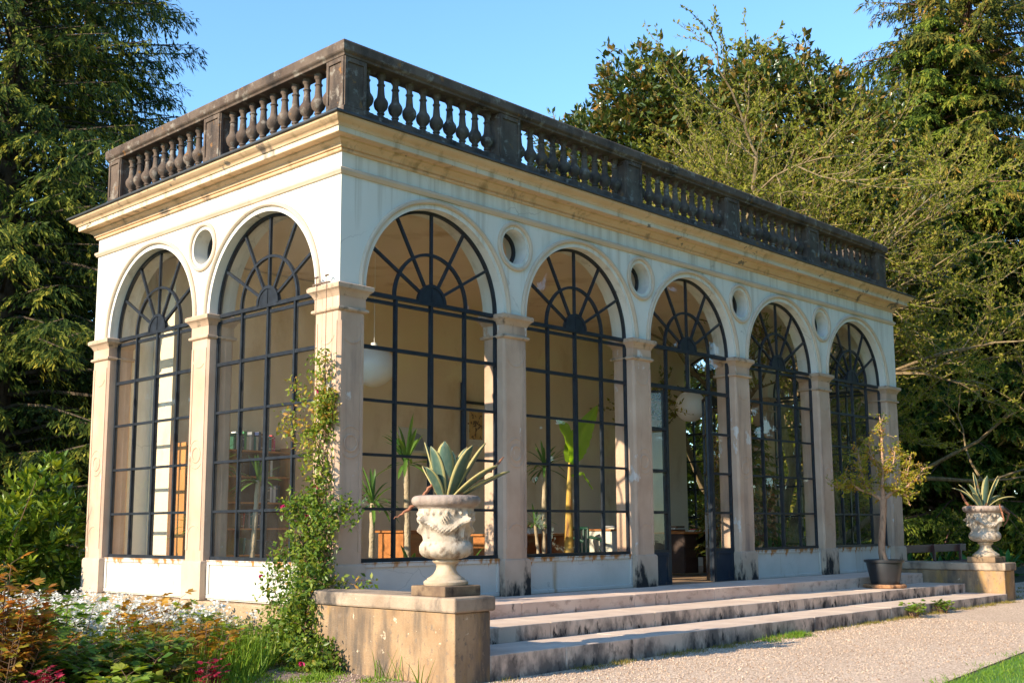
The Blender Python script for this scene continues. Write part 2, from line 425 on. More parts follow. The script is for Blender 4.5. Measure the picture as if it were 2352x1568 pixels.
def cracks(m, scale=0.55, width=0.0035, col=(0.33, 0.31, 0.27)):
    nt = m.node_tree
    p = nt.nodes['Principled BSDF']
    src = p.inputs['Base Color'].links[0].from_socket
    g = nt.nodes.new('ShaderNodeNewGeometry')
    n = nt.nodes.new('ShaderNodeTexNoise')
    n.inputs['Scale'].default_value = 2.2
    n.inputs['Detail'].default_value = 6
    nt.links.new(g.outputs['Position'], n.inputs[0])
    v2 = mixc(nt, 0.35, g.outputs['Position'], n.outputs['Color'], 'ADD')
    v = nt.nodes.new('ShaderNodeTexVoronoi')
    v.feature = 'DISTANCE_TO_EDGE'
    v.inputs['Scale'].default_value = scale
    nt.links.new(v2, v.inputs[0])
    a = ramp(nt, v.outputs['Distance'], [(0.0, 1.0), (width, 0.0)]).outputs[0]
    b = ramp(nt, noise(nt, 0.8, 3, off=(3, 3, 3)), [(0.50, 0.0), (0.62, 0.75)]).outputs[0]
    nt.links.new(mixc(nt, math_(nt, 'MULTIPLY', a, b), src, col), p.inputs['Base Color'])


cracks(M['plaster'])
cracks(M['dado'], 0.9)


# ------------------------------------------------------------------ mesh helpers
class MB:
    def __init__(s):
        s.v, s.f, s.m = [], [], []

    def add(s, vs, fs, mi=0):
        o = len(s.v)
        s.v += [tuple(v) for v in vs]
        s.f += [tuple(i + o for i in f) for f in fs]
        s.m += [mi] * len(fs)

    def box(s, x0, y0, z0, x1, y1, z1, mi=0):
        s.add([(x0, y0, z0), (x1, y0, z0), (x1, y1, z0), (x0, y1, z0), (x0, y0, z1), (x1, y0, z1), (x1, y1, z1), (x0, y1, z1)],
              [(0, 3, 2, 1), (4, 5, 6, 7), (0, 1, 5, 4), (1, 2, 6, 5), (2, 3, 7, 6), (3, 0, 4, 7)], mi)

    def tube(s, pts, radii, n=8, mi=0, cap=True):
        pts = [Vector(p) for p in pts]
        if isinstance(radii, (int, float)):
            radii = [radii] * len(pts)
        o = len(s.v)
        ref = None
        for i, p in enumerate(pts):
            d = (pts[min(i + 1, len(pts) - 1)] - pts[max(i - 1, 0)])
            d = d.normalized() if d.length > 1e-9 else Vector((0, 0, 1))
            if ref is None:
                ref = d.orthogonal().normalized()
            a = (ref - d * ref.dot(d))
            a = a.normalized() if a.length > 1e-6 else d.orthogonal().normalized()
            ref = a
            b = d.cross(a)
            for k in range(n):
                t = 2 * PI * k / n
                s.v.append(tuple(p + (a * math.cos(t) + b * math.sin(t)) * radii[i]))
        fs = []
        for i in range(len(pts) - 1):
            for k in range(n):
                fs.append((o + i * n + k, o + i * n + (k + 1) % n, o + (i + 1) * n + (k + 1) % n, o + (i + 1) * n + k))
        if cap:
            fs.append(tuple(o + k for k in range(n))[::-1])
            fs.append(tuple(o + (len(pts) - 1) * n + k for k in range(n)))
        s.f += fs
        s.m += [mi] * len(fs)

    def lathe(s, c, prof, n=32, mi=0, fn=None, cap=True):
        o = len(s.v)
        for (r, z) in prof:
            for k in range(n):
                t = 2 * PI * k / n
                rr = r if fn is None else fn(r, z, t)
                s.v.append((c[0] + rr * math.cos(t), c[1] + rr * math.sin(t), c[2] + z))
        fs = []
        for i in range(len(prof) - 1):
            for k in range(n):
                fs.append((o + i * n + k, o + i * n + (k + 1) % n, o + (i + 1) * n + (k + 1) % n, o + (i + 1) * n + k))
        if cap:
            fs.append(tuple(o + k for k in range(n))[::-1])
            fs.append(tuple(o + (len(prof) - 1) * n + k for k in range(n)))
        s.f += fs
        s.m += [mi] * len(fs)

    def rect_sweep(s, x0, y0, x1, y1, prof, mis=None, closed=False):
        """sweep profile (out, z) round a rectangle with mitred corners"""
        o = len(s.v)
        n = len(prof)
        for (cx, cy, sx, sy) in ((x0, y0, -1, -1), (x1, y0, 1, -1), (x1, y1, 1, 1), (x0, y1, -1, 1)):
            for (out, z) in prof:
                s.v.append((cx + sx * out, cy + sy * out, z))
        for c in range(4):
            d = (c + 1) % 4
            for i in range(n if closed else n - 1):
                j = (i + 1) % n
                s.f.append((o + c * n + i, o + d * n + i, o + d * n + j, o + c * n + j))
                s.m.append(mis[i] if mis else 0)

    def slab(s, outer, holes, mp, d0, d1, mi=0):
        """polygon (u,w) with holes, extruded in depth d0..d1, mapped by mp(u,d,w)"""
        loops = [outer] + holes
        flat = [p for l in loops for p in l]
        tri = tessellate_polygon([[Vector((u, ww, 0)) for u, ww in l] for l in loops])
        n = len(flat)
        vs = [mp(u, d0, ww) for u, ww in flat] + [mp(u, d1, ww) for u, ww in flat]
        fs = [tuple(t) for t in tri] + [tuple(i + n for i in t[::-1]) for t in tri]
        k = 0
        for l in loops:
            for i in range(len(l)):
                a, b = k + i, k + (i + 1) % len(l)
                fs.append((a, b, b + n, a + n))
            k += len(l)
        s.add(vs, fs, mi)

    def ring(s, cu, cw, r0, r1, d0, d1, a0, a1, n, mp, mi=0, rnd=False):
        """annular segment in the (u,w) plane with a rectangular (or rounded) section"""
        sec = [(r0, d1), (r0, d0), (r1, d0), (r1, d1)] if not rnd else \
            [(r0, d1), (r0, d0 * .6 + d1 * .4), (r0 * .75 + r1 * .25, d0), (r0 * .25 + r1 * .75, d0), (r1, d0 * .6 + d1 * .4), (r1, d1)]
        q = len(sec)
        full = abs(a1 - a0 - 2 * PI) < 1e-6
        vs, fs = [], []
        for i in range(n if full else n + 1):
            t = a0 + (a1 - a0) * i / n
            for (r, d) in sec:
                vs.append(mp(cu + r * math.cos(t), d, cw + r * math.sin(t)))
        tot = n if full else n + 1
        for i in range(n):
            j = (i + 1) % tot
            for k in range(q):
                l = (k + 1) % q
                fs.append((i * q + k, j * q + k, j * q + l, i * q + l))
        if not full:
            fs.append(tuple(range(q)))
            fs.append(tuple(n * q + k for k in range(q)))
        s.add(vs, fs, mi)

    def bar(s, mp, u0, w0, u1, w1, wd, d0, d1, mi=0):
        """straight bar of width wd between two (u,w) points"""
        dx, dy = u1 - u0, w1 - w0
        L = math.hypot(dx, dy)
        px, py = -dy / L * wd / 2, dx / L * wd / 2
        q = [(u0 + px, w0 + py), (u0 - px, w0 - py), (u1 - px, w1 - py), (u1 + px, w1 + py)]
        vs = [mp(u, d0, ww) for u, ww in q] + [mp(u, d1, ww) for u, ww in q]
        s.add(vs, [(0, 1, 2, 3), (7, 6, 5, 4), (0, 4, 5, 1), (1, 5, 6, 2), (2, 6, 7, 3), (3, 7, 4, 0)], mi)

    def build(s, name, mats, parent=None, smooth=None, bevel=0.0, loc=None, org=None, recalc=True):
        me = bpy.data.meshes.new(name)
        og = org if org is not None else (ORG.get(parent.name, Vector((0, 0, 0))) if parent else Vector((0, 0, 0)))
        me.from_pydata([(x - og[0], y - og[1], z - og[2]) for x, y, z in s.v], [], s.f)
        mats = mats if isinstance(mats, (list, tuple)) else [mats]
        for m in mats:
            me.materials.append(m)
        if len(mats) > 1:
            me.polygons.foreach_set('material_index', s.m)
        if recalc:
            bm = bmesh.new()
            bm.from_mesh(me)
            bmesh.ops.recalc_face_normals(bm, faces=bm.faces)
            bm.to_mesh(me)
            bm.free()
        if smooth:
            me.polygons.foreach_set('use_smooth', [True] * len(me.polygons))
            me.set_sharp_from_angle(angle=R(smooth))
        me.update()
        return link(name, me, parent, bevel, og, loc)


ORG = {}


def link(name, me, parent=None, bevel=0.0, og=Vector((0, 0, 0)), loc=None):
    o = bpy.data.objects.new(name, me)
    C.objects.link(o)
    if parent:
        o.parent = parent
    if loc is not None:
        o.location = loc
    elif not parent:
        o.location = og
    ORG[o.name] = Vector(og)
    if bevel:
        b = o.modifiers.new('bevel', 'BEVEL')
        b.width = bevel
        b.segments = 2
        b.limit_method = 'ANGLE'
        b.angle_limit = R(40)
    return o


def tag(o, label, cat, group=None):
    o['label'] = label
    o['category'] = cat
    if group:
        o['group'] = group
    return o


def thing(name, label, cat, loc, group=None):
    o = bpy.data.objects.new(name, None)
    C.objects.link(o)
    o.location = loc
    o.empty_display_size = 0.2
    ORG[o.name] = Vector(loc)
    return tag(o, label, cat, group)


def kind(o, k):
    o['kind'] = k
    return o


def rawmesh(name, V, F4, tint, mat, parent, og=None, smooth=False):
    """numpy mesh of quads (N,4) (or triangles (N,3)) with a per-vertex tint"""
    og = og if og is not None else (ORG.get(parent.name) if parent else Vector((0, 0, 0)))
    me = bpy.data.meshes.new(name)
    V = np.asarray(V, np.float32) - np.array(og, np.float32)
    k = F4.shape[1]
    me.vertices.add(len(V))
    me.vertices.foreach_set('co', V.ravel())
    me.loops.add(F4.size)
    me.loops.foreach_set('vertex_index', F4.astype(np.int32).ravel())
    me.polygons.add(len(F4))
    me.polygons.foreach_set('loop_start', np.arange(0, F4.size, k, dtype=np.int32))
    me.update(calc_edges=True)
    a = me.attributes.new('tint', 'FLOAT', 'POINT')
    a.data.foreach_set('value', np.asarray(tint, np.float32))
    if smooth:
        me.polygons.foreach_set('use_smooth', [True] * len(F4))
    me.materials.append(mat)
    return link(name, me, parent, 0, Vector(og))


def nrm(a):
    return a / np.maximum(np.linalg.norm(a, axis=-1, keepdims=True), 1e-9)


def leaves(name, P, D, Nn, L, W, tint, mat, parent, fold=0.15, back=0.45):
    """one pointed leaf per row: base P, direction D, facing Nn; two triangles folded along the midrib"""
    D = nrm(D)
    S = nrm(np.cross(D, Nn))
    Nn = np.cross(S, D)
    L = np.broadcast_to(np.asarray(L, float), (len(P),))[:, None]
    W = np.broadcast_to(np.asarray(W, float), (len(P),))[:, None]
    mid = P + D * L * back
    V = np.stack([P, mid + S * W / 2 + Nn * W * fold, P + D * L, mid - S * W / 2 + Nn * W * fold], 1).reshape(-1, 3)
    i = np.arange(len(P)) * 4
    F = np.concatenate([np.stack([i, i + 1, i + 2], 1), np.stack([i, i + 2, i + 3], 1)])
    return rawmesh(name, V, F, np.repeat(np.clip(tint, 0, 1), 4), mat, parent)


def blades(name, specs, mat, parent, nseg=7, tintrange=(0, 1), edge=False, rng=None, og=None):
    """long curved leaves: specs = (P, dir, L, W, bend, wprof) ; bend>0 droops"""
    V, F, T = [], [], []
    rng = rng or np.random.default_rng(3)
    us = np.array([-1, -0.72, 0, 0.72, 1.0])
    for (P, D, L, W, bend, trough) in specs:
        P = np.array(P, float)
        D = np.array(D, float) / np.linalg.norm(D)
        tt = rng.uniform(*tintrange)
        hz = np.array([D[0], D[1], 0])
        hz = hz / max(np.linalg.norm(hz), 1e-6)
        side = np.cross(D, [0, 0, 1])
        if np.linalg.norm(side) < 1e-3:
            side = np.array([1.0, 0, 0])
        side /= np.linalg.norm(side)
        p = P.copy()
        d = D.copy()
        base = len(V)
        for i in range(nseg + 1):
            t = i / nseg
            wd = W * (0.55 + 1.5 * t) * (1 - t ** 2.2) ** 0.8 / 1.05 if trough >= 0 else W * (1 - t) ** 0.6
            nn = np.cross(side, d)
            for u in us:
                V.append(p + side * u * wd / 2 + nn * (abs(u) ** 1.5) * wd * abs(trough))
                T.append(abs(u) if edge else tt)
            d = d + np.array([0, 0, -1]) * bend / nseg
            d /= np.linalg.norm(d)
            p = p + d * L / nseg
        for i in range(nseg):
            for k in range(4):
                a = base + i * 5 + k
                F.append((a, a + 1, a + 6, a + 5))
    return rawmesh(name, np.array(V), np.array(F), np.array(T), mat, parent, og=og, smooth=True)


# ------------------------------------------------------------------ the pavilion
PX = [(0.0, 0.40), (2.794, 3.251), (5.651, 6.108), (8.508, 8.965), (11.365, 11.822), (14.222, 14.72)]
SY = [(0.0, 0.4825), (2.843, 3.269), (5.629, 6.11)]
XE, YE = 14.72, 6.11
TH, Z0, ZS, ZC, ZW = 0.40, 0.50, 0.98, 4.267, 5.90
front = lambda u, d, w_: (u, d, w_)
side = lambda u, d, w_: (d, u, w_)
right = lambda u, d, w_: (XE - d, u, w_)
house = thing('orangery_pavilion', 'white plastered orangery pavilion with arched iron windows and a dark roof balustrade', 'building', (0, 0, 0))


def arch_pts(a, b, z, n=48):
    c, r = (a + b) / 2, (b - a) / 2
    return [(c - r * math.cos(PI * i / n), z + r * math.sin(PI * i / n)) for i in range(n + 1)]


def circ(c, z, r, n=40):
    return [(c + r * math.cos(2 * PI * i / n), z + r * math.sin(2 * PI * i / n)) for i in range(n)]


def upper_wall(piers, mp, u0, u1, ocul):
    out = []
    for i in range(len(piers) - 1):
        out += arch_pts(piers[i][1], piers[i + 1][0], ZC)
    out = [(u0, ZC)] + out + [(u1, ZC), (u1, ZW), (u0, ZW)]
    mb = MB()
    mb.slab(out, [circ(c, 5.235, 0.245) for c in ocul], mp, 0, TH)
    return mb.build('wall', M['plaster'], house, smooth=30)


ocf = [(p[0] + p[1]) / 2 for p in PX[1:5]]
ocs = [(SY[1][0] + SY[1][1]) / 2]
upper_wall(PX, front, 0, XE, ocf)
sy_in = [(TH, SY[0][1])] + [SY[1]] + [(SY[2][0], YE - TH)]
upper_wall(sy_in, side, TH, YE - TH, ocs)
upper_wall(sy_in, right, TH, YE - TH, ocs)
mb = MB()
mb.box(TH + .002, YE - TH, Z0, XE, YE, ZW)
mb.box(0, YE - TH, ZC, TH + .002, YE, ZW)
mb.build('wall', M['plaster'], house)
mb = MB()
mb.box(0.78, 5.1, Z0, XE - TH, YE - TH - 0.003, 5.58)
mb.build('interior_wall', M['inwall'], house)
mb = MB()
mb.box(TH + .003, TH + .003, 5.6, XE - TH - .003, YE - TH - .003, 5.75)
mb.build('ceiling', M['inwall'], house)
mb = MB()
mb.box(TH, 0.02, 0.30, XE - TH, YE - TH, Z0)
mb.build('floor', M['floor'], house)
mb = MB()
mb.rect_sweep(0, 0, XE, YE, [(-0.38, 6.15), (-0.30, 6.26), (-7.5, 6.30)], None)
mb = MB()
mb.box(0.02, 0.02, 6.02, XE - .02, YE - .02, 6.27)
mb.build('roof', M['roof'], house)

# mouldings
for prof, nm, mat, mis in (
    ([(0.0, 5.60), (0.022, 5.605), (0.03, 5.62), (0.045, 5.64), (0.045, 5.668), (0.02, 5.68), (0.0, 5.695)], 'string_course', M['mould'], None),
    ([(0.0, 5.875), (0.03, 5.88), (0.04, 5.90), (0.03, 5.918), (0.055, 5.922), (0.06, 5.945), (0.075, 5.965), (0.11, 5.985), (0.12, 5.99), (0.125, 6.01),
      (0.23, 6.015), (0.235, 6.022), (0.235, 6.085), (0.255, 6.09), (0.262, 6.11), (0.28, 6.13), (0.315, 6.145), (0.34, 6.17), (0.345, 6.195), (0.0, 6.20)],
     'cornice', [M['ochre'], M['fascia']], [0] * 10 + [0, 1, 1] + [0] * 7),
    ([(0.0, 6.201), (0.37, 6.198), (0.375, 6.203), (0.375, 6.225), (0.06, 6.285)], 'flashing', M['flashing'], None)):
    mb = MB()
    mb.rect_sweep(0, 0, XE, YE, prof, mis)
    mb.build(nm, mat, house, smooth=32, recalc=True)
mb = MB()
for piers, mp in ((PX, front), (SY, side), (SY, right)):
    for i in range(len(piers) - 1):
        a, b = piers[i][1], piers[i + 1][0]
        r = (b - a) / 2
        mb.ring((a + b) / 2, ZC, r + 0.06, r + 0.118, -0.042, 0.0, 0, PI, 56, mp, 0, True)
mb.build('archivolt', M['mould'], house, smooth=40)


def oculus(c, mp):
    mb = MB()
    mb.ring(c, 5.235, 0.29, 0.345, -0.035, 0.0, 0, 2 * PI, 40, mp, 0, True)
    o = mb.build('oculus', M['mould'], house, smooth=40)
    mb = MB()
    mb.ring(c, 5.235, 0.20, 0.245, 0.22, 0.26, 0, 2 * PI, 36, mp)
    mb.build('oculus_frame', M['iron'], o, smooth=40)
    mb = MB()
    mb.add([mp(u, 0.24, ww) for u, ww in circ(c, 5.235, 0.243)], [tuple(range(40))])
    mb.build('pane', M['glass'], o, recalc=False)


for c in ocf:
    oculus(c, front)
for c in ocs:
    oculus(c, side)
    oculus(c, right)

# piers
def pier(x0, y0, x1, y1, faces):
    """faces: list of (mp,u0,u1) decorated outer faces"""
    mb = MB()
    ch = 0.028
    q = [(x0 + ch, y0), (x1 - ch, y0), (x1, y0 + ch), (x1, y1 - ch), (x1 - ch, y1), (x0 + ch, y1), (x0, y1 - ch), (x0, y0 + ch)]
    vs = [(x, y, ZS - 0.02) for x, y in q] + [(x, y, 3.955) for x, y in q]
    mb.add(vs, [tuple(range(8))[::-1], tuple(range(8, 16))] + [(i, (i + 1) % 8, 8 + (i + 1) % 8, 8 + i) for i in range(8)])
    mb.box(x0, y0, 3.95, x1, y1, ZC - 0.002)
    pr = mb.build('pier', M['pier'], house)
    for mp, u0, u1 in faces:
        c = (u0 + u1) / 2
        hw = (u1 - u0) / 2
        mb = MB()
        for s in (-1, 1):
            us = sorted((c + s * (hw - 0.032), c + s * (hw - 0.075)))
            q = [mp(us[0], -0.009, 1.12), mp(us[1], 0.002, 3.82)]
            mb.box(*[min(a, b) for a, b in zip(*q)], *[max(a, b) for a, b in zip(*q)])
        rr = min(0.115, hw * 0.55)
        mb.ring(c, 2.38, rr * 0.74, rr, -0.010, 0.002, 0, 2 * PI, 28, mp, 0, True)
        for cz, a0, a1 in ((2.36, PI * 1.15, PI * 1.85), (2.42, PI * 0.15, PI * 0.85), (3.72, PI * 1.1, PI * 1.9), (1.28, PI * 0.1, PI * 0.9)):
            mb.ring(c, cz, rr * 1.30, rr * 1.5, -0.007, 0.002, a0, a1, 14, mp, 0, True)
        mb.build('relief', M['pier'], pr, smooth=40)
    mb = MB()
    mb.rect_sweep(x0, y0, x1, y1, [(-0.03, 3.938), (0.01, 3.94), (0.028, 3.952), (0.032, 3.968), (0.024, 3.985), (0.0, 3.992), (-0.01, 3.992)])
    mb.rect_sweep(x0, y0, x1, y1, [(-0.01, 4.12), (0.006, 4.122), (0.012, 4.142), (0.02, 4.15), (0.03, 4.175), (0.055, 4.198), (0.066, 4.205), (0.072, 4.225), (0.072, 4.255), (0.055, 4.269), (-0.01, 4.272)])
    mb.build('capital', M['capital'], pr, smooth=30)
    mb = MB()
    mb.rect_sweep(x0, y0, x1, y1, [(-0.05, Z0 - 0.02), (0.024, Z0 - 0.02), (0.024, 0.945), (0.012, 0.972), (-0.005, 0.982), (-0.05, 0.982)])
    mb.build('plinth', M['plinth'] if y0 == 0 and x1 > 0.6 else M['sideplinth'], pr, smooth=30)
    return pr


pier(0, 0, PX[0][1], SY[0][1], [(front, 0, .40), (side, 0, .4825)])
for a, b in PX[1:5]:
    pier(a, 0, b, TH, [(front, a, b)])
pier(PX[5][0], 0, XE, SY[0][1], [(front, PX[5][0], XE)])
pier(0, SY[1][0], TH, SY[1][1], [(side, *SY[1])])
pier(0, SY[2][0], TH, YE, [(side, SY[2][0], YE)])
pier(XE - TH, SY[1][0], XE, SY[1][1], [])
pier(XE - TH, SY[2][0], XE, YE - TH - 0.003, [])


# windows
def bx(mb, mp, u0, u1, d0, d1, w0, w1, mi=0):
    p, q = mp(u0, d0, w0), mp(u1, d1, w1)
    mb.box(*[min(a, b) for a, b in zip(p, q)], *[max(a, b) for a, b in zip(p, q)], mi)


ZB = [1.62, 2.27, 2.93, 3.58]


def fan(mb, mp, a, b):
    c, r = (a + b) / 2, (b - a) / 2
    mb.ring(c, ZC, r - 0.035, r - 0.001, 0.13, 0.18, 0, PI, 48, mp)
    mb.ring(c, ZC, 0.605, 0.641, 0.131, 0.175, 0, PI, 36, mp)
    for k in range(1, 6):
        t = PI * k / 6
        mb.bar(mp, c + 0.2 * math.cos(t), ZC + 0.2 * math.sin(t), c + (r - 0.02) * math.cos(t), ZC + (r - 0.02) * math.sin(t), 0.034, 0.134, 0.172)
    pts = [(c + 0.235 * math.cos(PI * i / 20), ZC - .01 + 0.235 * math.sin(PI * i / 20)) for i in range(21)]
    mb.slab(pts, [], mp, 0.127, 0.178)
    mb.ring(c, ZC - .01, 0.205, 0.245, 0.115, 0.128, 0, PI, 24, mp)
    mb.bar(mp, c, ZC, c, ZC + 0.22, 0.012, 0.118, 0.13)


RP = random.Random(21)


def panes(mb, mp, us, zs):
    """old putty-set panes: each sits at its own slight tilt"""
    for i in range(len(us) - 1):
        for j in range(len(zs) - 1):
            t1, t2 = RP.uniform(-.006, .006), RP.uniform(-.005, .005)
            mb.add([mp(us[i], .155 - t1 - t2, zs[j]), mp(us[i + 1], .155 + t1 - t2, zs[j]), mp(us[i + 1], .155 + t1 + t2, zs[j + 1]), mp(us[i], .155 - t1 + t2, zs[j + 1])], [(0, 1, 2, 3)])


def fanpanes(mb, mp, a, b):
    c, r = (a + b) / 2, (b - a) / 2 - .004
    for k in range(6):
        for r0, r1 in ((.2, .622), (.622, r)):
            t1, t2 = RP.uniform(-.006, .006), RP.uniform(-.006, .006)
            ts = [PI * (k + i / 6) / 6 for i in range(7)]
            p = [(c + r0 * math.cos(t), ZC + r0 * math.sin(t)) for t in ts] + [(c + r1 * math.cos(t), ZC + r1 * math.sin(t)) for t in ts[::-1]]
            mu, mw_ = sum(x for x, y in p) / 14, sum(y for x, y in p) / 14
            mb.add([mp(x, .155 + t1 * (x - mu) * 3 + t2 * (y - mw_) * 3, y) for x, y in p], [tuple(range(14))])


def window(a, b, mp, glass, dado_mat=M['dado']):
    c = (a + b) / 2
    q = (b - a) / 4
    mb = MB()
    fan(mb, mp, a, b)
    bx(mb, mp, a, b, 0.125, 0.185, 4.22, 4.27)
    bx(mb, mp, a, b, 0.15, 0.20, 4.145, 4.185)
    bx(mb, mp, a, b, 0.125, 0.185, 0.985, 1.035)
    bx(mb, mp, a, a + 0.03, 0.13, 0.18, 1.03, 4.22)
    bx(mb, mp, b - 0.03, b, 0.13, 0.18, 1.03, 4.22)
    for z in ZB:
        h = 0.023 if z > 3.5 else 0.017
        bx(mb, mp, a + .02, b - .02, 0.133, 0.178, z - h, z + h)
    for k in (1, 3):
        bx(mb, mp, a + k * q - .0175, a + k * q + .0175, 0.128, 0.182, 1.03, 4.22)
    bx(mb, mp, c - .02, c + .02, 0.13, 0.18, 3.58, 4.22)
    bx(mb, mp, c - .025, c + .025, 0.124, 0.184, 1.03, 3.57)
    for k in (1, 3):                                     # casement hinges
        for z in (1.28, 2.62, 3.2):
            bx(mb, mp, a + k * q - .034, a + k * q - .012, 0.112, 0.13, z, z + 0.10)
    wd = mb.build('arched_window', M['iron'], house, smooth=30)
    mb = MB()
    panes(mb, mp, [a + .005, a + q, c, b - q, b - .005], [1.0] + ZB + [4.24])
    fanpanes(mb, mp, a, b)
    mb.build('glass', glass, wd, recalc=False)
    mb = MB()
    bx(mb, mp, a + 0.026, b - 0.026, 0.085, 0.30, Z0 - .02, 0.984)
    for (u0, u1, w0, w1) in ((a + .03, b - .03, 0.93, 0.975), (a + .03, b - .03, Z0, Z0 + .05), (a + .03, a + .08, Z0 + .052, 0.928), (b - .08, b - .03, Z0 + .052, 0.928)):
        bx(mb, mp, u0, u1, 0.065, 0.086, w0, w1)
    bx(mb, mp, a + .028, b - .028, 0.055, 0.087, 0.977, 0.99)
    mb.build('dado_panel', dado_mat, wd, bevel=0.006)
    return wd


for i in (0, 1, 3, 4):
    window(PX[i][1], PX[i + 1][0], front, M['glass'])
for i in (0, 1):
    window(SY[i][1], SY[i + 1][0], side, M['dustglass'])
    window(SY[i][1], SY[i + 1][0], right, M['glass'])

# entrance bay
a, b = PX[2][1], PX[3][0]
c = (a + b) / 2
dl, dr = a + 0.57, b - 0.57
mb = MB()
fan(mb, front, a, b)
bx(mb, front, a, b, 0.125, 0.185, 4.215, 4.275)
bx(mb, front, a, b, 0.13, 0.19, 3.585, 3.645)
bx(mb, front, c - .02, c + .02, 0.13, 0.18, 3.645, 4.22)
for s in (a + .6, b - .6):
    bx(mb, front, s - .02, s + .02, 0.13, 0.18, 3.645, 4.22)
for u0, u1 in ((a, a + .035), (b - .035, b), (dl - .03, dl + .03), (dr - .03, dr + .03)):
    bx(mb, front, u0, u1, 0.128, 0.182, Z0, 3.59)
bx(mb, front, a, a + .035, 0.128, 0.182, 3.645, 4.22)
bx(mb, front, b - .035, b, 0.128, 0.182, 3.645, 4.22)
for z in (1.02, 1.62, 2.27, 2.93):
    bx(mb, front, a + .03, dl - .03, 0.133, 0.178, z - .02, z + .02)
    bx(mb, front, dr + .03, b - .03, 0.133, 0.178, z - .02, z + .02)
ent = mb.build('arched_entrance', M['iron'], house, smooth=30)
mb = MB()
fanpanes(mb, front, a, b)
panes(mb, front, [a + .005, a + .6, c, b - .6, b - .005], [3.62, 4.24])
for u0, u1 in ((a + .01, dl), (dr, b - .01)):
    panes(mb, front, [u0, u1], [1.0, 1.62, 2.27, 2.93, 3.6])
mb.build('glass', M['glass'], ent, recalc=False)
for u0, u1 in ((a + .035, dl - .03), (dr + .03, b - .035)):
    mb = MB()
    bx(mb, front, u0, u1, 0.14, 0.17, Z0, 1.0)
    for k in (0, 1):
        bx(mb, front, u0 + k * (u1 - u0 - .05), u0 + .05 + k * (u1 - u0 - .05), 0.128, 0.141, Z0 + .052, 0.948)
        bx(mb, front, u0, u1, 0.128, 0.141, Z0 + k * .45, Z0 + .05 + k * .45)
    mb.build('side_panel', M['irondoor'], ent, bevel=0.004)
W_ = dr - dl - 0.06
for hx, ang in ((dl + .03, R(127)), (dr - .03, R(40))):
    leaf = W_ / 2
    mb = MB()
    for u0, u1 in ((0, .05), (leaf - .05, leaf)):
        mb.box(u0, -.02, Z0 + .01, u1, .02, 3.57)
    for z in (1.02, 1.62, 2.27, 2.93, 3.545):
        mb.box(.05, -.018, z - .02, leaf - .05, .018, z + .02)
    mb.box(.05, -.015, Z0 + .01, leaf - .05, .015, 1.0)
    d = mb.build('door_leaf', M['iron'], ent, loc=(hx, 0.2, 0), bevel=0.003)
    d.rotation_euler.z = ang
    mb = MB()
    mb.add([(.05, 0, 1.0), (leaf - .05, 0, 1.0), (leaf - .05, 0, 3.55), (.05, 0, 3.55)], [(0, 1, 2, 3)])
    g = mb.build('pane', M['glass'], d, recalc=False)

# side foundation
mb = MB()
nseg = 26
mb.box(-0.05, -0.02, -0.4, 0.3, YE + .05, Z0 - 0.03)
mb.build('foundation', M['rough'], house, bevel=0.02)
mb = MB()
mb.box(0.3, 0.0, -0.4, XE, YE, 0.29)
mb.build('foundation', M['joint'], house)

# roof balustrade
BI, BO = 0.08, 0.36
mb = MB()
mb.rect_sweep(BI, BI, XE - BI, YE - BI, [(0.07, 6.20), (0.07, 6.37), (0.045, 6.40), (0.02, 6.42), (0.02, 6.50), (-0.30, 6.50), (-0.33, 6.20)], None, True)
bal = mb.build('balustrade', M['balustrade'], house, bevel=0.008)
mb = MB()
mb.rect_sweep(BI, BI, XE - BI, YE - BI, [(0.0, 7.135), (0.015, 7.14), (0.02, 7.165), (0.045, 7.185), (0.055, 7.20), (0.06, 7.30), (0.045, 7.325), (0.02, 7.335), (-0.30, 7.34), (-0.34, 7.31), (-0.34, 7.20), (-0.28, 7.135)], None, True)
mb.build('handrail', M['balustrade'], bal, bevel=0.004)


def pedestal(x0, y0, x1, y1):
    mb = MB()
    mb.box(x0, y0, 6.498, x1, y1, 7.137)
    for (u0, v0, u1, v1) in ((x0, y0, x1, y0), (x0, y0, x0, y1)):
        fx = u0 == u1
        L0, L1 = (v0, v1) if fx else (u0, u1)
        for (s0, s1, z0, z1) in ((L0, L0 + .045, 6.5, 7.13), (L1 - .045, L1, 6.5, 7.13), (L0 + .045, L1 - .045, 6.5, 6.56), (L0 + .045, L1 - .045, 7.07, 7.13)):
            if fx:
                mb.box(x0 - .018, s0, z0, x0, s1, z1)
            else:
                mb.box(s0, y0 - .018, z0, s1, y0, z1)
    return mb.build('pedestal', M['balustrade'], bal, bevel=0.005)


pedx = [(BI, 0.42)] + [((p[0] + p[1]) / 2 - .2, (p[0] + p[1]) / 2 + .2) for p in PX[1:5]] + [(14.30, XE - BI)]
pedy = [(BI, 0.42), (2.856, 3.256), (5.69, YE - BI)]
pedestal(BI, BI, .42, .42)
for u0, u1 in pedx[1:5]:
    pedestal(u0, BI + .005, u1, BO)
pedestal(14.30, BI, XE - BI, .42)
pedestal(BI + .005, pedy[1][0], BO, pedy[1][1])
pedestal(BI, pedy[2][0], .42, YE - BI)
bp = [(.062, 0), (.062, .055), (.05, .06), (.038, .075), (.036, .09), (.048, .10), (.05, .112), (.038, .122), (.05, .145), (.07, .175), (.082, .215), (.084, .245),
      (.076, .275), (.062, .30), (.052, .325), (.046, .37), (.042, .43), (.039, .475), (.05, .48), (.052, .495), (.04, .502), (.037, .54), (.042, .565), (.056, .58), (.058, .60), (.058, .637)]
mb = MB()
mb.lathe((0, 0, 0), [(r * (1.14 if r > .055 and .1 < z < .4 else 1.04), z) for r, z in bp], 14)
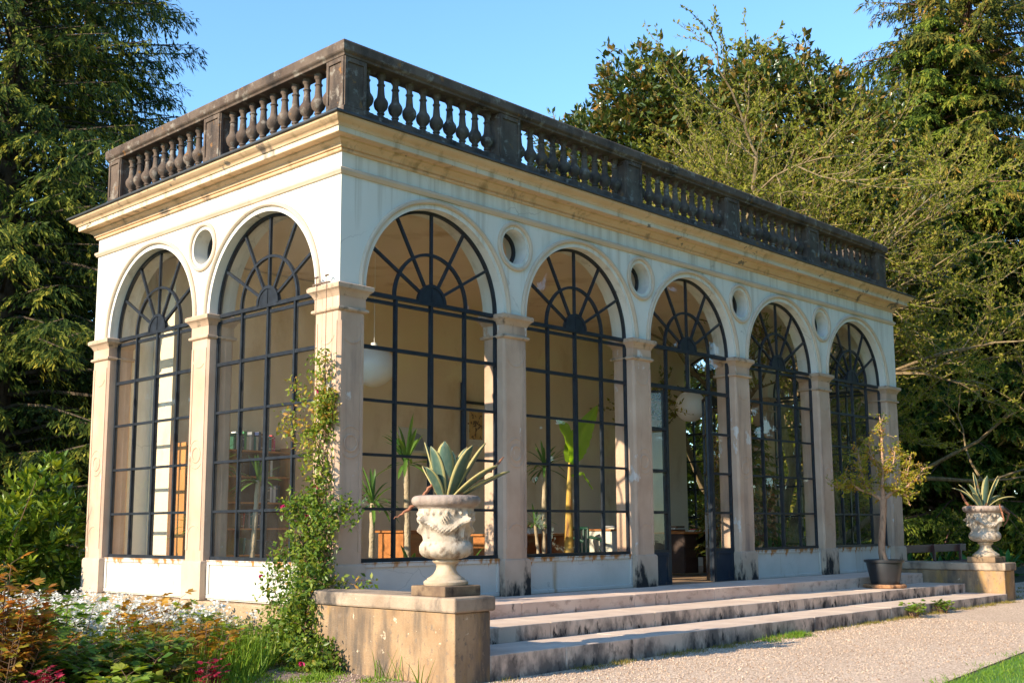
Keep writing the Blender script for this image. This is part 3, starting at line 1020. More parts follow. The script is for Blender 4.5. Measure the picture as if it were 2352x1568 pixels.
mb.box(-.068, -.068, -.002, .068, .068, .05)
b0 = mb.build('baluster', M['balustrade'], bal, smooth=40, org=(0, 0, 0))
first = True
spots = []
for i in range(5):
    x0, x1 = pedx[i][1], pedx[i + 1][0]
    spots += [(x0 + (x1 - x0) * (k + .5) / 10, 0.22) for k in range(10)]
for i in range(2):
    y0, y1 = pedy[i][1], pedy[i + 1][0]
    spots += [(0.22, y0 + (y1 - y0) * (k + .5) / 10) for k in range(10)]
for (x, y) in spots:
    o = b0 if first else b0.copy()
    if not first:
        C.objects.link(o)
        o.parent = bal
    first = False
    o.location = (x, y, 6.499)
    o.rotation_euler.z = random.choice((0, PI / 2, PI))

# ------------------------------------------------------------------ ground
def sheet(name, pts, lift, mat, sub=1):
    mb = MB()
    mb.add([(x, y, gz(x) + lift) for x, y in pts], [tuple(range(len(pts)))])
    return kind(mb.build(name, mat), 'structure')


sheet('ground', [(-150, -150), (180, -150), (180, 180), (-150, 180)], 0, M['ground'])
sheet('gravel_path', [(-2.1, -1.5), (-1.0, -0.2), (-.6, 0), (-.3, .0), (0.4, 0.2), (14, .2), (16, -0.5), (19.5, -0.6), (24, 0.2), (40, 3), (60, 2), (60, -4.2), (24, -5.0), (11, -5.35), (5.4, -5.62), (2.4, -5.95), (-3, -6.8), (-6, -7.5), (-14, -8), (-14, -6), (-5, -3.4)], 0.006, M['gravel'])
sheet('lawn', [(-3, -6.9), (2.4, -6.0), (5.4, -5.68), (11, -5.4), (24, -5.05), (60, -4.3), (60, -60), (-30, -60), (-14, -8.2), (-6, -7.6)], 0.010, M['lawn'])
sheet('soil_verge', [(-2.6, -1.75), (-1.0, -0.2), (-.6, 0), (-.58, -2.6), (-.1, -2.66), (-.2, -2.9), (-1.6, -3.1), (-3.2, -2.7)], 0.011, M['soilgravel'])

# ------------------------------------------------------------------ steps
def step(name, y0, y1, z0, z1, mat, lo, hi, parent, x0, x1, seed):
    rs = random.Random(seed)
    mb = MB()
    x = x0
    while x < x1 - 0.01:
        L = rs.uniform(lo, hi)
        if x1 - x - L < lo * .5:
            L = x1 - x
        dy, dz = rs.uniform(-.004, .004), rs.uniform(-.003, .003)
        mb.box(x + .003, y0 + dy, z0, x + L - .003, y1, z1 + dz)
        x += L
    mb.box(x0, y0 + .05, z0 + .002, x1, y1 - .002, z1 - .02, 1)
    o = mb.build(name, [mat, M['joint']], parent, bevel=0.009)
    return o


steps = thing('stone_steps', 'three wide pinkish stone steps with dark lichen stains running along the pavilion front', 'steps', (6.6, -1.8, 0))
step('step', -1.05, 0.03, 0.25, 0.50, M['step1'], 1.9, 2.4, steps, -0.02, 13.16, 3)
step('step', -1.85, -1.052, 0.05, 0.333, M['step2'], 1.2, 2.0, steps, -0.08, 13.16, 5)
step('step', -2.60, -1.852, -0.35, 0.165, M['step3'], 1.0, 1.5, steps, -0.11, 13.16, 8)
mb = MB()
mb.box(13.16, -.9, 0.2, XE + .5, 0.03, 0.498)
mb.build('landing', M['step1'], steps, bevel=0.008)


def endwall(label, x0, x1, y0, y1, zc, zb):
    t = thing('pedestal_wall', label, 'low wall', ((x0 + x1) / 2, (y0 + y1) / 2, zb), 'low stone walls at the ends of the steps')
    mb = MB()
    mb.box(x0 + .03, y0 + .03, zb - .3, x1 - .05, y1, zc - .145)
    mb.build('wall_body', M['wallstone'], t, bevel=0.012)
    mb = MB()
    mb.box(x0, y0, zc - .143, x1, y1, zc)
    o = mb.build('cap_stone', M['wallcap'], t, bevel=0.022)
    return t


endwall('ochre stone pedestal wall beside the climbing vine, near end of the steps', -.61, -.05, -2.62, -0.06, .73, -.1)
endwall('stone pedestal wall with the shadow of a tree on it, far end of the steps', 13.14, 13.70, -2.60, -0.02, .715, .02)


# ------------------------------------------------------------------ urns
def urn(label, loc, s, rot):
    t = thing('stone_urn', label, 'urn', loc, 'carved stone urns on the pedestal walls')
    x, y, z = loc
    og = loc
    mb = MB()
    h = .245 * s
    mb.box(x - h, y - h, z, x + h, y + h, z + .10 * s)
    b = mb.build('base_slab', M['urnbase'], t, bevel=0.012)
    b.rotation_euler.z = 0
    mb = MB()
    mb.lathe((x, y, z + .10 * s), [(r * s, q * s) for r, q in [(.21, 0), (.22, .012), (.222, .035), (.205, .05), (.19, .055), (.185, .068), (.155, .085), (.125, .11), (.10, .15), (.092, .185), (.10, .205), (.118, .215), (.132, .228), (.132, .245), (.115, .255), (.10, .262)]], 40)
    mb.build('foot', M['urnfoot'], t, smooth=45)
    mb = MB()

    def lobes(r, q, th):
        k = math.sin((q / s - .345) / .10 * 1.57 + 1.57)
        return r * (1 + 0.13 * (abs(math.sin(th * 7)) ** 0.55 - .72) * max(0, k))
    mb.lathe((x, y, z), [(r * s, q * s) for r, q in [(.11, .352), (.15, .358), (.20, .37), (.235, .392), (.258, .42), (.266, .45), (.264, .48), (.252, .505), (.24, .52), (.235, .53)]], 108, 0, lobes)
    mb.build('lobed_bowl', M['urn'], t, smooth=60)
    mb = MB()
    rs = random.Random(int(s * 77))

    def swag(r, q, th):
        zz = q / s
        t4 = (th * 4 / (2 * PI)) % 1.0
        hang = 0.745 - 0.115 * math.sin(PI * t4) ** 0.8
        g = math.exp(-((zz - hang) / 0.035) ** 2) * (0.030 + 0.010 * math.sin(th * 41) * math.sin(zz * 190))
        knot = math.exp(-((min(t4, 1 - t4)) / 0.07) ** 2) * math.exp(-((zz - 0.735) / 0.055) ** 2) * 0.034
        tail = math.exp(-((min(t4, 1 - t4)) / 0.035) ** 2) * (0.015 if .56 < zz < .74 else 0)
        leafb = max(0, math.sin(th * 24)) * 0.016 * math.exp(-((zz - 0.80) / 0.02) ** 2)
        mask = math.exp(-((t4 - .5) / .12) ** 2) * math.exp(-((zz - 0.74) / 0.045) ** 2) * 0.018 * (1 + .5 * math.sin(th * 60 + zz * 120))
        return r + (g + knot + tail + leafb + mask) * 1.45 * s
    prof = []
    for i in range(41):
        q = .525 + i * .325 / 40
        tt = (q - .525) / .325
        prof.append(((.228 + .05 * tt ** 1.3) * s, q * s))
    mb.lathe((x, y, z), prof, 160, 0, swag)
    mb.build('carved_body', M['urn'], t, smooth=60)
    mb = MB()

    def egg(r, q, th):
        k = max(0, min(1, (r / s - .29) / .05))
        return r * (1 + 0.018 * (abs(math.sin(th * 14)) ** .6 - .6) * k)
    mb.lathe((x, y, z), [(r * s, q * s) for r, q in [(.270, .845), (.285, .852), (.29, .866), (.305, .872), (.328, .885), (.342, .91), (.344, .935), (.335, .958), (.315, .972), (.285, .978), (.262, .972), (.25, .95), (.25, .93)]], 112, 0, egg)
    mb.lathe((x, y, z), [(.26 * s, .925 * s), (.1 * s, .935 * s)], 24, 1)
    mb.build('rim', [M['urnrim'], M['soil']], t, smooth=50)
    for o in t.children:
        o.rotation_euler.z = 0
    return t


UL, UR = (-.325, -2.195, .73), (13.40, -2.17, .715)
urn('carved stone urn nearest the camera, on the ochre wall by the climbing vine', UL, 1.0, 0)
urn('carved stone urn on the far end wall behind the small potted tree', UR, 1.06, .5)


def agave(label, c, sc_, seed, leavespec, dead):
    t = thing('agave', label, 'agave', c, 'variegated agaves in the stone urns')
    sp = []
    for az, el, L, W, bend in leavespec:
        d = (math.cos(el) * math.cos(az), math.cos(el) * math.sin(az), math.sin(el))
        P = (c[0] + .05 * math.cos(az) * sc_, c[1] + .05 * math.sin(az) * sc_, c[2] - .02)
        sp.append((P, d, L * sc_, W * sc_, bend, 0.22))
    o = blades('leaves', sp, M['agave'], t, 10, edge=True)
    so_ = o.modifiers.new('thickness', 'SOLIDIFY')
    so_.thickness = .012
    so_.offset = -1
    mb = MB()
    rs = random.Random(seed)
    for pts in dead:
        P = [Vector(c) + Vector(p) * sc_ for p in pts]
        fine = []
        for i in range(len(P) - 1):
            for k in range(5):
                fine.append(P[i].lerp(P[i + 1], k / 5) + Vector((rs.uniform(-.008, .008), rs.uniform(-.008, .008), rs.uniform(-.008, .008))))
        fine.append(P[-1])
        n = len(fine)
        mb.tube(fine, [max(.004, .022 * math.sin(PI * (0.15 + .85 * i / n)) * sc_ * rs.uniform(.7, 1.2)) for i in range(n)], 6)
    mb.build('withered_leaves', M['deadleaf'], t, smooth=50)
    return t


# screen-right is (cos46,-sin46) in the ground plane: azimuth -46 deg
SR = -yaw
agave('large upright agave with cream leaf margins in the nearest urn', (UL[0], UL[1], UL[2] + .94), 1.0, 1, [
    (SR + PI * 0.93, R(72), .62, 0.128, -.22), (SR + PI * .75, R(68), .52, 0.154, -.12), (SR + 1.9, R(80), .60, 0.154, .05), (SR + 3.9, R(76), .56, 0.166, .1),
    (SR - 1.6, R(78), .60, 0.173, .02), (SR - .7, R(62), .62, 0.160, .05), (SR + .15, R(60), .68, 0.154, .02), (SR + .9, R(66), .62, 0.141, .1),
    (SR - .25, R(40), .60, 0.154, .15), (SR + .1, R(28), .66, 0.160, .02), (SR + 2.5, R(58), .45, 0.128, .2), (SR - 2.3, R(60), .40, 0.128, .2), (SR + 1.4, R(70), .56, 0.141, .1)],
    [[(math.cos(SR) * k, math.sin(SR) * k, z) for k, z in ((-.05, .02), (-.14, .16), (-.22, .04), (-.30, -.04), (-.42, -.13), (-.52, -.19))],
     [(math.cos(SR) * k, math.sin(SR) * k, z) for k, z in ((.28, .17), (.40, .26), (.50, .33), (.58, .42))]])
agave('spreading agave with cream leaf margins and drooping leaves in the far urn', (UR[0], UR[1], UR[2] + 1.0), 1.06, 2, [
    (SR + PI, R(58), .62, .085, .9), (SR + 2.6, R(62), .55, .085, .5), (SR + 2.0, R(80), .66, .085, .1), (SR + 3.6, R(66), .5, .09, .4), (SR - 1.5, R(75), .60, .10, .1),
    (SR - .6, R(70), .62, .10, .15), (SR + .2, R(64), .62, .09, .2), (SR + .9, R(74), .58, .09, .1), (SR - .1, R(48), .58, .085, 1.0), (SR + .5, R(50), .5, .085, .8), (SR - 2.4, R(55), .42, .09, .6), (SR + 1.5, R(60), .5, .09, .3)],
    [[(math.cos(SR) * k, math.sin(SR) * k, z) for k, z in ((-.10, .02), (-.24, .03), (-.32, .14), (-.38, .28))],
     [(math.cos(SR) * k, math.sin(SR) * k, z) for k, z in ((.12, .02), (.34, .0), (.44, -.10), (.40, -.24), (.33, -.34))],
     [(math.cos(SR) * k - .3, math.sin(SR) * k - .2, z) for k, z in ((.20, .05), (.24, -.08), (.26, -.24))]])


# ------------------------------------------------------------------ trees
def in_view(P, margin=0.12):
    """keep only points the photograph (or a step to its side) could see"""
    d = P - np.array(CAM)
    z = d @ np.array(fw)
    x = (d @ np.array(r2)) / np.maximum(z, .1) * 2616.15 / 2352
    y = (d @ np.array(u2)) / np.maximum(z, .1) * 2616.15 / 2352
    return (z > 0.3) & (np.abs(x) < .5 + margin) & (y < .36 + margin) & (y > -.31 - margin)


def conifer(name, label, base, H, Rr, mat, barkmat, seed, nb=220, dens=9, leafL=.15, leafW=.045, bot=.02, droop=.6, prof=None, tsh=0.0, hang=.5, lean=(0, 0), cull=True, per=16, group=None, spread=(.02, .98)):
    rng = np.random.default_rng(seed)
    t = thing(name, label, 'tree', base, group)
    bx_, by_, bz_ = base
    mb = MB()
    mb.tube([(bx_ + lean[0] * k / 8, by_ + lean[1] * k / 8, bz_ + H * k / 8) for k in range(9)], [Rr * .075 * (1 - .93 * k / 8) + .02 for k in range(9)], 9)
    TP, TD, TL = [], [], []
    prof = prof or (lambda q: (1 - q) ** .75)
    for i in range(nb):
        q = bot + (1 - bot) * (i + rng.random()) / nb
        az = i * 2.39996 + rng.normal(0, .25)
        L = Rr * prof(q) * rng.uniform(.68, 1.12)
        if L < .15:
            continue
        st = np.array([bx_ + lean[0] * q, by_ + lean[1] * q, bz_ + H * q])
        dh = np.array([math.cos(az), math.sin(az), 0])
        upk = rng.uniform(.05, .35)
        sag = droop * rng.uniform(.7, 1.3)
        pos = lambda s: st + dh * L * s + np.array([0, 0, 1]) * L * (upk * s - sag * s * s * .6 + .15 * sag * s ** 4)
        if L > .8:
            mb.tube([pos(s) for s in (0, .25, .5, .75, 1)], [max(.006, L * .013 * (1 - .85 * s)) for s in (0, .25, .5, .75, 1)], 4, cap=False)
        K = max(4, int(L * dens))
        for k in range(K):
            s = .18 + .82 * (k + rng.random()) / K
            ls = rng.uniform(.25, .5) * (1.15 - .75 * s) * min(L, 3.2) * .55 + .12
            sd = 1 if k % 2 else -1
            ang = az + sd * rng.uniform(.5, 1.25)
            TP.append(pos(s))
            TD.append((math.cos(ang), math.sin(ang), rng.uniform(-.35, .1)))
            TL.append(ls)
        TP.append(pos(1.0)); TD.append((dh[0], dh[1], -.3)); TL.append(.35)
    tr = mb.build('trunk', barkmat, t, smooth=60, recalc=False)
    TP, TD, TL = np.array(TP), nrm(np.array(TD)), np.array(TL)
    n = len(TP)
    u = rng.random((n, per)) ** .8
    tw = rng.normal(0, .19, n)
    P = TP[:, None] + TD[:, None] * (TL[:, None] * u)[..., None]
    P[..., 2] -= hang * TL[:, None] * u ** 1.7
    D = TD[:, None] * .7 + rng.normal(0, .34, (n, per, 3))
    D[..., 2] -= .35 + hang * .9 * u
    rad = nrm((TP - np.array([bx_, by_, 0])) * np.array([1, 1, 0]))
    nn = rng.normal(0, .34, (n, per, 3)) + np.array([0, 0, .7]) + rad[:, None] * .75
    P += rng.normal(0, .02, P.shape)
    ll = leafL * rng.uniform(.6, 1.3, (n, per))
    tt = .36 + tsh + tw[:, None] + .30 * (u - .5) + rng.normal(0, .12, (n, per))  # tint brightens toward twig tips, painting in the light on outer sprays
    P, D, nn, ll, tt = P.reshape(-1, 3), D.reshape(-1, 3), nn.reshape(-1, 3), ll.ravel(), tt.ravel()
    if cull:
        m = in_view(P)
        P, D, nn, ll, tt = P[m], D[m], nn[m], ll[m], tt[m]
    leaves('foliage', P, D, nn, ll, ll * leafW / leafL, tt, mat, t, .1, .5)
    return t


conifer('conifer_tree', 'tall olive green conifer with sunlit drooping sprays at the left edge', (1.7, 14.0, -.1), 19, 5.2, M['conA'], M['bark_dark'], 11, 400, 9, .15, .036, .04, .55, lambda q: (1 - q * .55) * (.55 + .45 * min(1, q * 6)), .05, .55)
conifer('conifer_tree', 'tall dark green conifer with open drooping branch tips left of the balustrade', (4.6, 16.6, -.1), 21, 4.6, M['conB'], M['bark_dark'], 12, 330, 9, .16, .04, .08, .45, lambda q: (1 - q * .62) * (.7 + .3 * min(1, q * 5)), .05, .55)
conifer('conifer_tree', 'deep green shaded conifer behind the laurel bush', (-2.4, 20.5, -.1), 16, 4.4, M['conB'], M['bark_dark'], 13, 240, 7, .22, .065, .02, .5, lambda q: (1 - q * .5), -.05, .5)
conifer('conifer_tree', 'large green conifer with hanging foliage to the ground, right of the pavilion', (32.5, 6.0, .1), 20.6, 6.2, M['conC'], M['bark_red'], 21, 430, 9, .20, .052, .02, .75, lambda q: (1 - q) ** .45 * (.86 + .14 * math.sin(q * 23)), .08, .75)
conifer('conifer_tree', 'tallest bronze green conifer at the right edge, rising above the picture', (34.8, 5.6, .15), 30, 7.6, M['conD'], M['bark_red'], 22, 430, 8, .23, .06, .12, .65, lambda q: (1 - q) ** .4 * (.8 + .2 * math.sin(q * 31)), .05, .7)
conifer('conifer_tree', 'green conifer behind the urn at the right edge, low hanging branches', (34.5, 1.2, .1), 14.8, 4.8, M['conC'], M['bark_red'], 23, 240, 9, .20, .052, .03, .75, lambda q: (1 - q) ** .45, 0.04, .75)
conifer('conifer_tree', 'bronze tipped conifer between the bare tree and the right conifers', (32.5, 9.2, .15), 18, 4.4, M['conD'], M['bark_red'], 24, 260, 8, .21, .056, .1, .6, lambda q: (1 - q) ** .6, .10, .6)
# the park behind the photographer: one dark mass of wood across the lawn, seen as reflections in the glass
rgw = np.random.default_rng(90)
azw = np.concatenate([rgw.uniform(R(80), R(222), 26000), rgw.uniform(R(-42), R(4), 9000)])
nw = len(azw)
dw = rgw.uniform(30, 40, nw) + 4 * np.sin(azw * 9)
hw = rgw.random(nw) ** .8 * (17 + 3.5 * np.sin(azw * 13) + 2.5 * np.sin(azw * 31 + 1))
PW = np.stack([CAM.x + np.sin(azw) * dw, CAM.y + np.cos(azw) * dw, hw], 1)
kind(leaves('wood', PW, rgw.normal(0, 1, PW.shape), rgw.normal(0, 1, PW.shape), rgw.uniform(.8, 1.7, nw), .9, rgw.normal(.4, .2, nw), M['conB'], None), 'stuff')
# far wood beyond the garden, each tree on its own
far = [(-6, 22, 15, 5), (3.5, 24, 16, 6), (9, 26, 12, 5), (40, 20, 18, 6), (48, 13, 20, 6), (46, 3.5, 18, 6), (54, 7, 20, 6), (34, 23, 12, 5)]
farl = ['dark far conifer beyond the shaded conifer at the left', 'dark far conifer behind the left balustrade', 'low dark far conifer hidden behind the roof', 'far conifer behind the bare tree, right of the magnolia', 'far conifer filling the gap between the right conifers',
        'far conifer behind the right urn', 'far tall conifer at the right edge', 'low far conifer behind the magnolia trunk']
for i, (x, y, h, r) in enumerate(far):
    conifer('conifer_tree', farl[i], (x, y, .1), h, r, M['conB'] if i < 3 else M['conC'], M['bark_dark'], 40 + i, 130, 6, .34, .12, .02, .6, lambda q: (1 - q) ** .5, -.12, .6, per=10, group='far conifers closing the garden')


def crown(name, label, base, trunk_h, blobs, mat, barkmat, seed, ncl, lv, L, W, rosette=9, group=None, cull=True):
    """broadleaf crown: leaf rosettes through the outer part of several overlapping ellipsoids, limbs to each"""
    rng = np.random.default_rng(seed)
    t = thing(name, label, 'tree', base, group)
    b = np.array(base)
    mb = MB()
    top = b + np.array([0, 0, trunk_h])
    mb.tube([b, b + (top - b) * .5 + np.array([.1, .05, 0]), top], [.34, .28, .22], 10)
    tot = sum(bl[3] * bl[4] * bl[5] for bl in blobs) ** .66
    PP, NN = [], []
    vol = np.array([(bl[3] * bl[4] * bl[5]) ** .66 for bl in blobs])
    for bl, v in zip(blobs, vol / vol.sum()):
        c, r = np.array(bl[:3]), np.array(bl[3:6])
        mid = (top + c) / 2 + rng.normal(0, .3, 3)
        mb.tube([top, mid, c], [.17, .11, .05], 6)
        for k in range(7):
            d = nrm(rng.normal(0, 1, 3))
            mb.tube([c - r * d * .1, c + r * d * .5 + rng.normal(0, .15, 3), c + r * d * .9], [.05, .03, .01], 5, cap=False)
        k = int(ncl * v)
        d = nrm(rng.normal(0, 1, (k, 3)))
        rad = rng.random(k) ** .35
        # lumpy surface
        ph = rng.uniform(0, 6, 6)
        lump = 1 + .12 * np.sin(d[:, 0] * 7 + ph[0]) * np.sin(d[:, 1] * 6 + ph[1]) + .12 * np.sin(d[:, 2] * 8 + ph[2] + d[:, 0] * 4)
        PP.append(c + d * r * (rad * lump)[:, None])
        NN.append(d)
    tr = mb.build('trunk', barkmat, t, smooth=60, recalc=False)
    P, Nd = np.concatenate(PP), np.concatenate(NN)
    if cull:
        m = in_view(P)
        P, Nd = P[m], Nd[m]
    n = len(P)
    ct = rng.normal(0, .17, n)
    d = nrm(rng.normal(0, 1, (n, rosette, 3)) + Nd[:, None] * .9 + np.array([0, 0, .35]))
    Q = P[:, None] + d * .05 + rng.normal(0, .06, (n, rosette, 3))
    nn = rng.normal(0, .5, (n, rosette, 3)) + np.array([0, 0, 1.0])
    tt = lv + ct[:, None] + rng.normal(0, .17, (n, rosette))
    ll = L * rng.uniform(.65, 1.2, (n, rosette))
    leaves('foliage', Q.reshape(-1, 3), d.reshape(-1, 3), nn.reshape(-1, 3), ll.ravel(), ll.ravel() * W / L, tt.ravel(), mat, t, .12, .5)
    return t


crown('magnolia_tree', 'broad dark glossy magnolia with bronze leaf undersides behind the pavilion roof', (20.8, 7.6, .1), 7, [
    (19.4, 9.6, 14.1, 1.9, 1.9, 2.1), (18.3, 11.0, 12.4, 1.8, 1.9, 1.9), (20.3, 8.2, 13.0, 1.9, 2, 2.1), (21.4, 6.4, 13.8, 2.1, 2.1, 2.1), (22.3, 4.6, 12.5, 1.7, 1.9, 1.9),
    (20.6, 7.6, 10.3, 3.2, 3.2, 3.0), (22.2, 4.6, 9.4, 2.8, 2.8, 2.8), (18.6, 10.6, 9.6, 2.7, 2.7, 2.8)],
    M['magnolia'], M['bark_dark'], 31, 10500, .48, .25, .11)
crown('golden_tree', 'small orange tinted tree glowing behind the bare branches above the balustrade', (19.4, 5.8, .1), 6, [
    (19.4, 5.8, 9.7, 1.3, 1.3, 1.5), (18.5, 6.8, 9.2, 1.1, 1.1, 1.4), (20.2, 4.7, 9.0, 1.2, 1.2, 1.3)],
    M['potleaf'], M['bark_dark'], 33, 1500, .55, .15, .06, 7)




def bare_tree():
    rs = random.Random(5)
    rng = np.random.default_rng(5)
    base = Vector((17.6, 4.9, 0.1))
    t = thing('budding_tree', 'leafless spreading tree with pale branches and fresh yellow green buds behind the pavilion', 'tree', base)
    mb = MB()
    tips = []

    def grow(p, d, L, r, lev):
        nseg = 4 if lev < 3 else 3
        pts, rad = [p], [r]
        dd = d.copy()
        for i in range(nseg):
            dd = (dd + Vector((rs.gauss(0, .22), rs.gauss(0, .22), rs.gauss(.02, .16)))).normalized()
            pts.append(pts[-1] + dd * L / nseg)
            rad.append(r * (1 - .55 * (i + 1) / nseg))
        mb.tube(pts, rad, 7 if lev < 2 else (5 if lev < 4 else 3), cap=False)
        if lev >= 3:
            for k in range(1, len(pts)):
                tips.append((pts[k - 1], pts[k], lev))
        if lev >= 5:
            return
        nc = (3, 4, 4, 4, 3)[lev]
        for k in range(nc):
            s = rs.uniform(.35, 1.0) if k < nc - 1 else 1.0
            i = min(nseg - 1, int(s * nseg))
            q = pts[i].lerp(pts[i + 1], s * nseg - i) if s < 1 else pts[-1]
            sp = rs.uniform(.45, .95) if k < nc - 1 else rs.uniform(.05, .35)
            ax = Vector((rs.gauss(0, 1), rs.gauss(0, 1), rs.gauss(0, .6)))
            ax = (ax - dd * ax.dot(dd)).normalized()
            nd = (dd * math.cos(sp) + ax * math.sin(sp))
            nd.z = nd.z * .9 + (.10 if lev > 2 else .02)
            grow(q, nd.normalized(), L * rs.uniform(.54, .76), max(.006, r * rs.uniform(.42, .6)), lev + 1)
    for (la, dp_, dz, L, r) in ((.05, .1, 1, 6.0, .18), (-.2, -.15, 1, 5.6, .15), (.24, .1, 1, 5.7, .16), (-.10, .3, 1, 5.2, .13), (.56, -.1, .95, 5.4, .14), (-.62, .1, 1, 5.6, .13), (.9, .15, .8, 5.0, .12), (.4, -.3, 1, 5.2, .12)):
        dx, dy = la * .69 + dp_ * .72, -la * .72 + dp_ * .69
        grow(base + Vector((dx * .4, dy * .4, 0)), Vector((dx, dy, dz)).normalized(), L, r, 0)
    mb.build('branches', M['bark_pale'], t, smooth=60, recalc=False)
    A = np.array([tuple(a) for a, b, l in tips])
    B = np.array([tuple(b) for a, b, l in tips])
    k = 7
    u = rng.random((len(A), k, 1))
    P = (A[:, None] * (1 - u) + B[:, None] * u).reshape(-1, 3) + rng.normal(0, .012, (len(A) * k, 3))
    D = np.repeat(nrm(B - A), k, 0) * .6 + rng.normal(0, .6, (len(P), 3)) + np.array([0, 0, .3])
    ll = rng.uniform(.05, .12, len(P))
    m = in_view(P)
    leaves('young_leaves', P[m], D[m], rng.normal(0, 1, (m.sum(), 3)), ll[m], ll[m] * .5, rng.normal(.5, .25, m.sum()), M['buds'], t, .15)
    return t


bare_tree()


def bush(name, label, base, blobs, mat, seed, ncl, lv, L, W, rosette=8, cat='shrub', group=None, stems=True, up_=.5, rpow=.3):
    rng = np.random.default_rng(seed)
    t = thing(name, label, cat, base, group)
    if stems:
        mb = MB()
        for bl in blobs:
            for k in range(6):
                c = np.array(bl[:3]) + rng.normal(0, .5, 3) * np.array(bl[3:6])
                mb.tube([np.array(base) + rng.normal(0, .06, 3) * (1, 1, 0), (np.array(base) + c) / 2 + rng.normal(0, .05, 3), c], [.014, .010, .005], 5, cap=False)
        mb.build('stems', M['vinewood'], t, smooth=60, recalc=False)
    PP, NN = [], []
    vol = np.array([(bl[3] * bl[4] * bl[5]) ** .66 for bl in blobs])
    for bl, v in zip(blobs, vol / vol.sum()):
        k = max(2, int(ncl * v))
        d = nrm(rng.normal(0, 1, (k, 3)))
        PP.append(np.array(bl[:3]) + d * np.array(bl[3:6]) * (rng.random(k) ** rpow)[:, None])
        NN.append(d)
    P, Nd = np.concatenate(PP), np.concatenate(NN)
    m = P[:, 2] > base[2] + .01
    P, Nd = P[m], Nd[m]
    n = len(P)
    ct = rng.normal(0, .16, n)
    d = nrm(rng.normal(0, 1, (n, rosette, 3)) * np.array([1, 1, .55]) + Nd[:, None] * .6 + np.array([0, 0, up_]))
    Q = P[:, None] + d * L * .15
    nn = rng.normal(0, .35, (n, rosette, 3)) + np.array([0, 0, 1.0])
    ll = L * rng.uniform(.6, 1.2, (n, rosette))
    tt = lv + ct[:, None] + rng.normal(0, .14, (n, rosette))
    leaves('foliage', Q.reshape(-1, 3), d.reshape(-1, 3), nn.reshape(-1, 3), ll.ravel(), ll.ravel() * W / L, tt.ravel(), mat, t, .14, .5)
    return t


bush('laurel_bush', 'dense glossy green laurel bush against the back left corner of the pavilion', (-1.0, 7.4, -.1), [
    (-1.5, 7.2, .55, 1.3, 1.0, 1.15), (-.55, 7.0, .8, .8, .8, 1.45), (-.1, 7.2, 1.0, .6, .7, 1.6), (-2.6, 7.8, .4, 1.3, 1, 1.05), (-3.8, 8.2, .3, 1.2, 1, .95)], M['laurel'], 51, 1900, .48, .20, .075, 8)


for i, (x, y, h, r, lab) in enumerate(((38.0, 15.5, 8.5, 3.6, 'light green tree beyond the end wall, seen through the fourth window'), (41.5, 21.0, 9.5, 4.2, 'light green tree beyond the end wall, seen through the open door'),
                                       (37.0, 10.8, 7.5, 3.2, 'light green tree beyond the end wall, seen through the fifth window'), (46, 27.0, 10, 4.5, 'light green tree farthest beyond the end wall'))):
    bush('leafy_tree', lab, (x, y, gz(x)), [(x, y, h * .55, r, r, h * .5), (x - r * .4, y - r * .4, h * .3, r * .8, r * .8, h * .34), (x + r * .3, y - r * .6, h * .35, r * .7, r * .7, h * .36)], M['lightleaf'], 120 + i, 2600, .55, .34, .18, 6, 'tree', group='light green trees beyond the end wall')


def lobed_shrub(name, label, base, h, spread, mat, seed, nstem, nleaf, L, tl, cat='shrub', leafy=1.0, group=None):
    """stems from one base, each carrying compound leaves of three to seven narrow lobes"""
    rng = np.random.default_rng(seed)
    t = thing(name, label, cat, base, group)
    mb = MB()
    P, D, Nn, LL, T = [], [], [], [], []
    b = np.array(base)
    for i in range(nstem):
        az = rng.uniform(0, 2 * PI)
        s = spread * math.sqrt(rng.random())
        tip = b + np.array([math.cos(az) * s, math.sin(az) * s, h * rng.uniform(.55, 1.0) * (1 - .25 * (s / spread))])
        root = b + np.array([math.cos(az), math.sin(az), 0]) * s * .3
        mid = (root + tip) / 2 + np.array([math.cos(az) * s * .12, math.sin(az) * s * .12, h * .06])
        mb.tube([root, mid, tip], [.009, .006, .003], 5, cap=False)
        st = rng.normal(0, .16)
        for k in range(nleaf):
            q = 1 - (k / nleaf) ** 1.2 * .75
            p = root * (1 - q) ** 2 + 2 * mid * q * (1 - q) + tip * q * q
            a2 = k * 2.4 + rng.normal(0, .4)
            pd = np.array([math.cos(a2), math.sin(a2), rng.uniform(.15, .7)])
            pd /= np.linalg.norm(pd)
            pl = L * rng.uniform(.5, 1.1)
            e = p + pd * pl
            mb.tube([p, e], [.003, .002], 3, cap=False)
            nl = int(rng.integers(3, 8))
            up_ = np.array([rng.normal(0, .3), rng.normal(0, .3), 1.0])
            sd = np.cross(pd, up_)
            sd /= np.linalg.norm(sd)
            for j in range(nl):
                f = (j - (nl - 1) / 2) / max(1, nl - 1) * 2.4
                dd = pd * math.cos(f) + sd * math.sin(f)
                dd[2] -= .25
                P.append(e); D.append(dd); Nn.append(up_ + rng.normal(0, .25, 3))
                LL.append(L * rng.uniform(.8, 1.25) * (1 - .25 * abs(f)))
                T.append(tl + st + rng.normal(0, .12))
    mb.build('stems', M['vinewood'], t, smooth=60, recalc=False)
    LL = np.array(LL)
    leaves('foliage', np.array(P), np.array(D), np.array(Nn), LL, LL * .40 * leafy, np.array(T), mat, t, .14, .55)
    return t


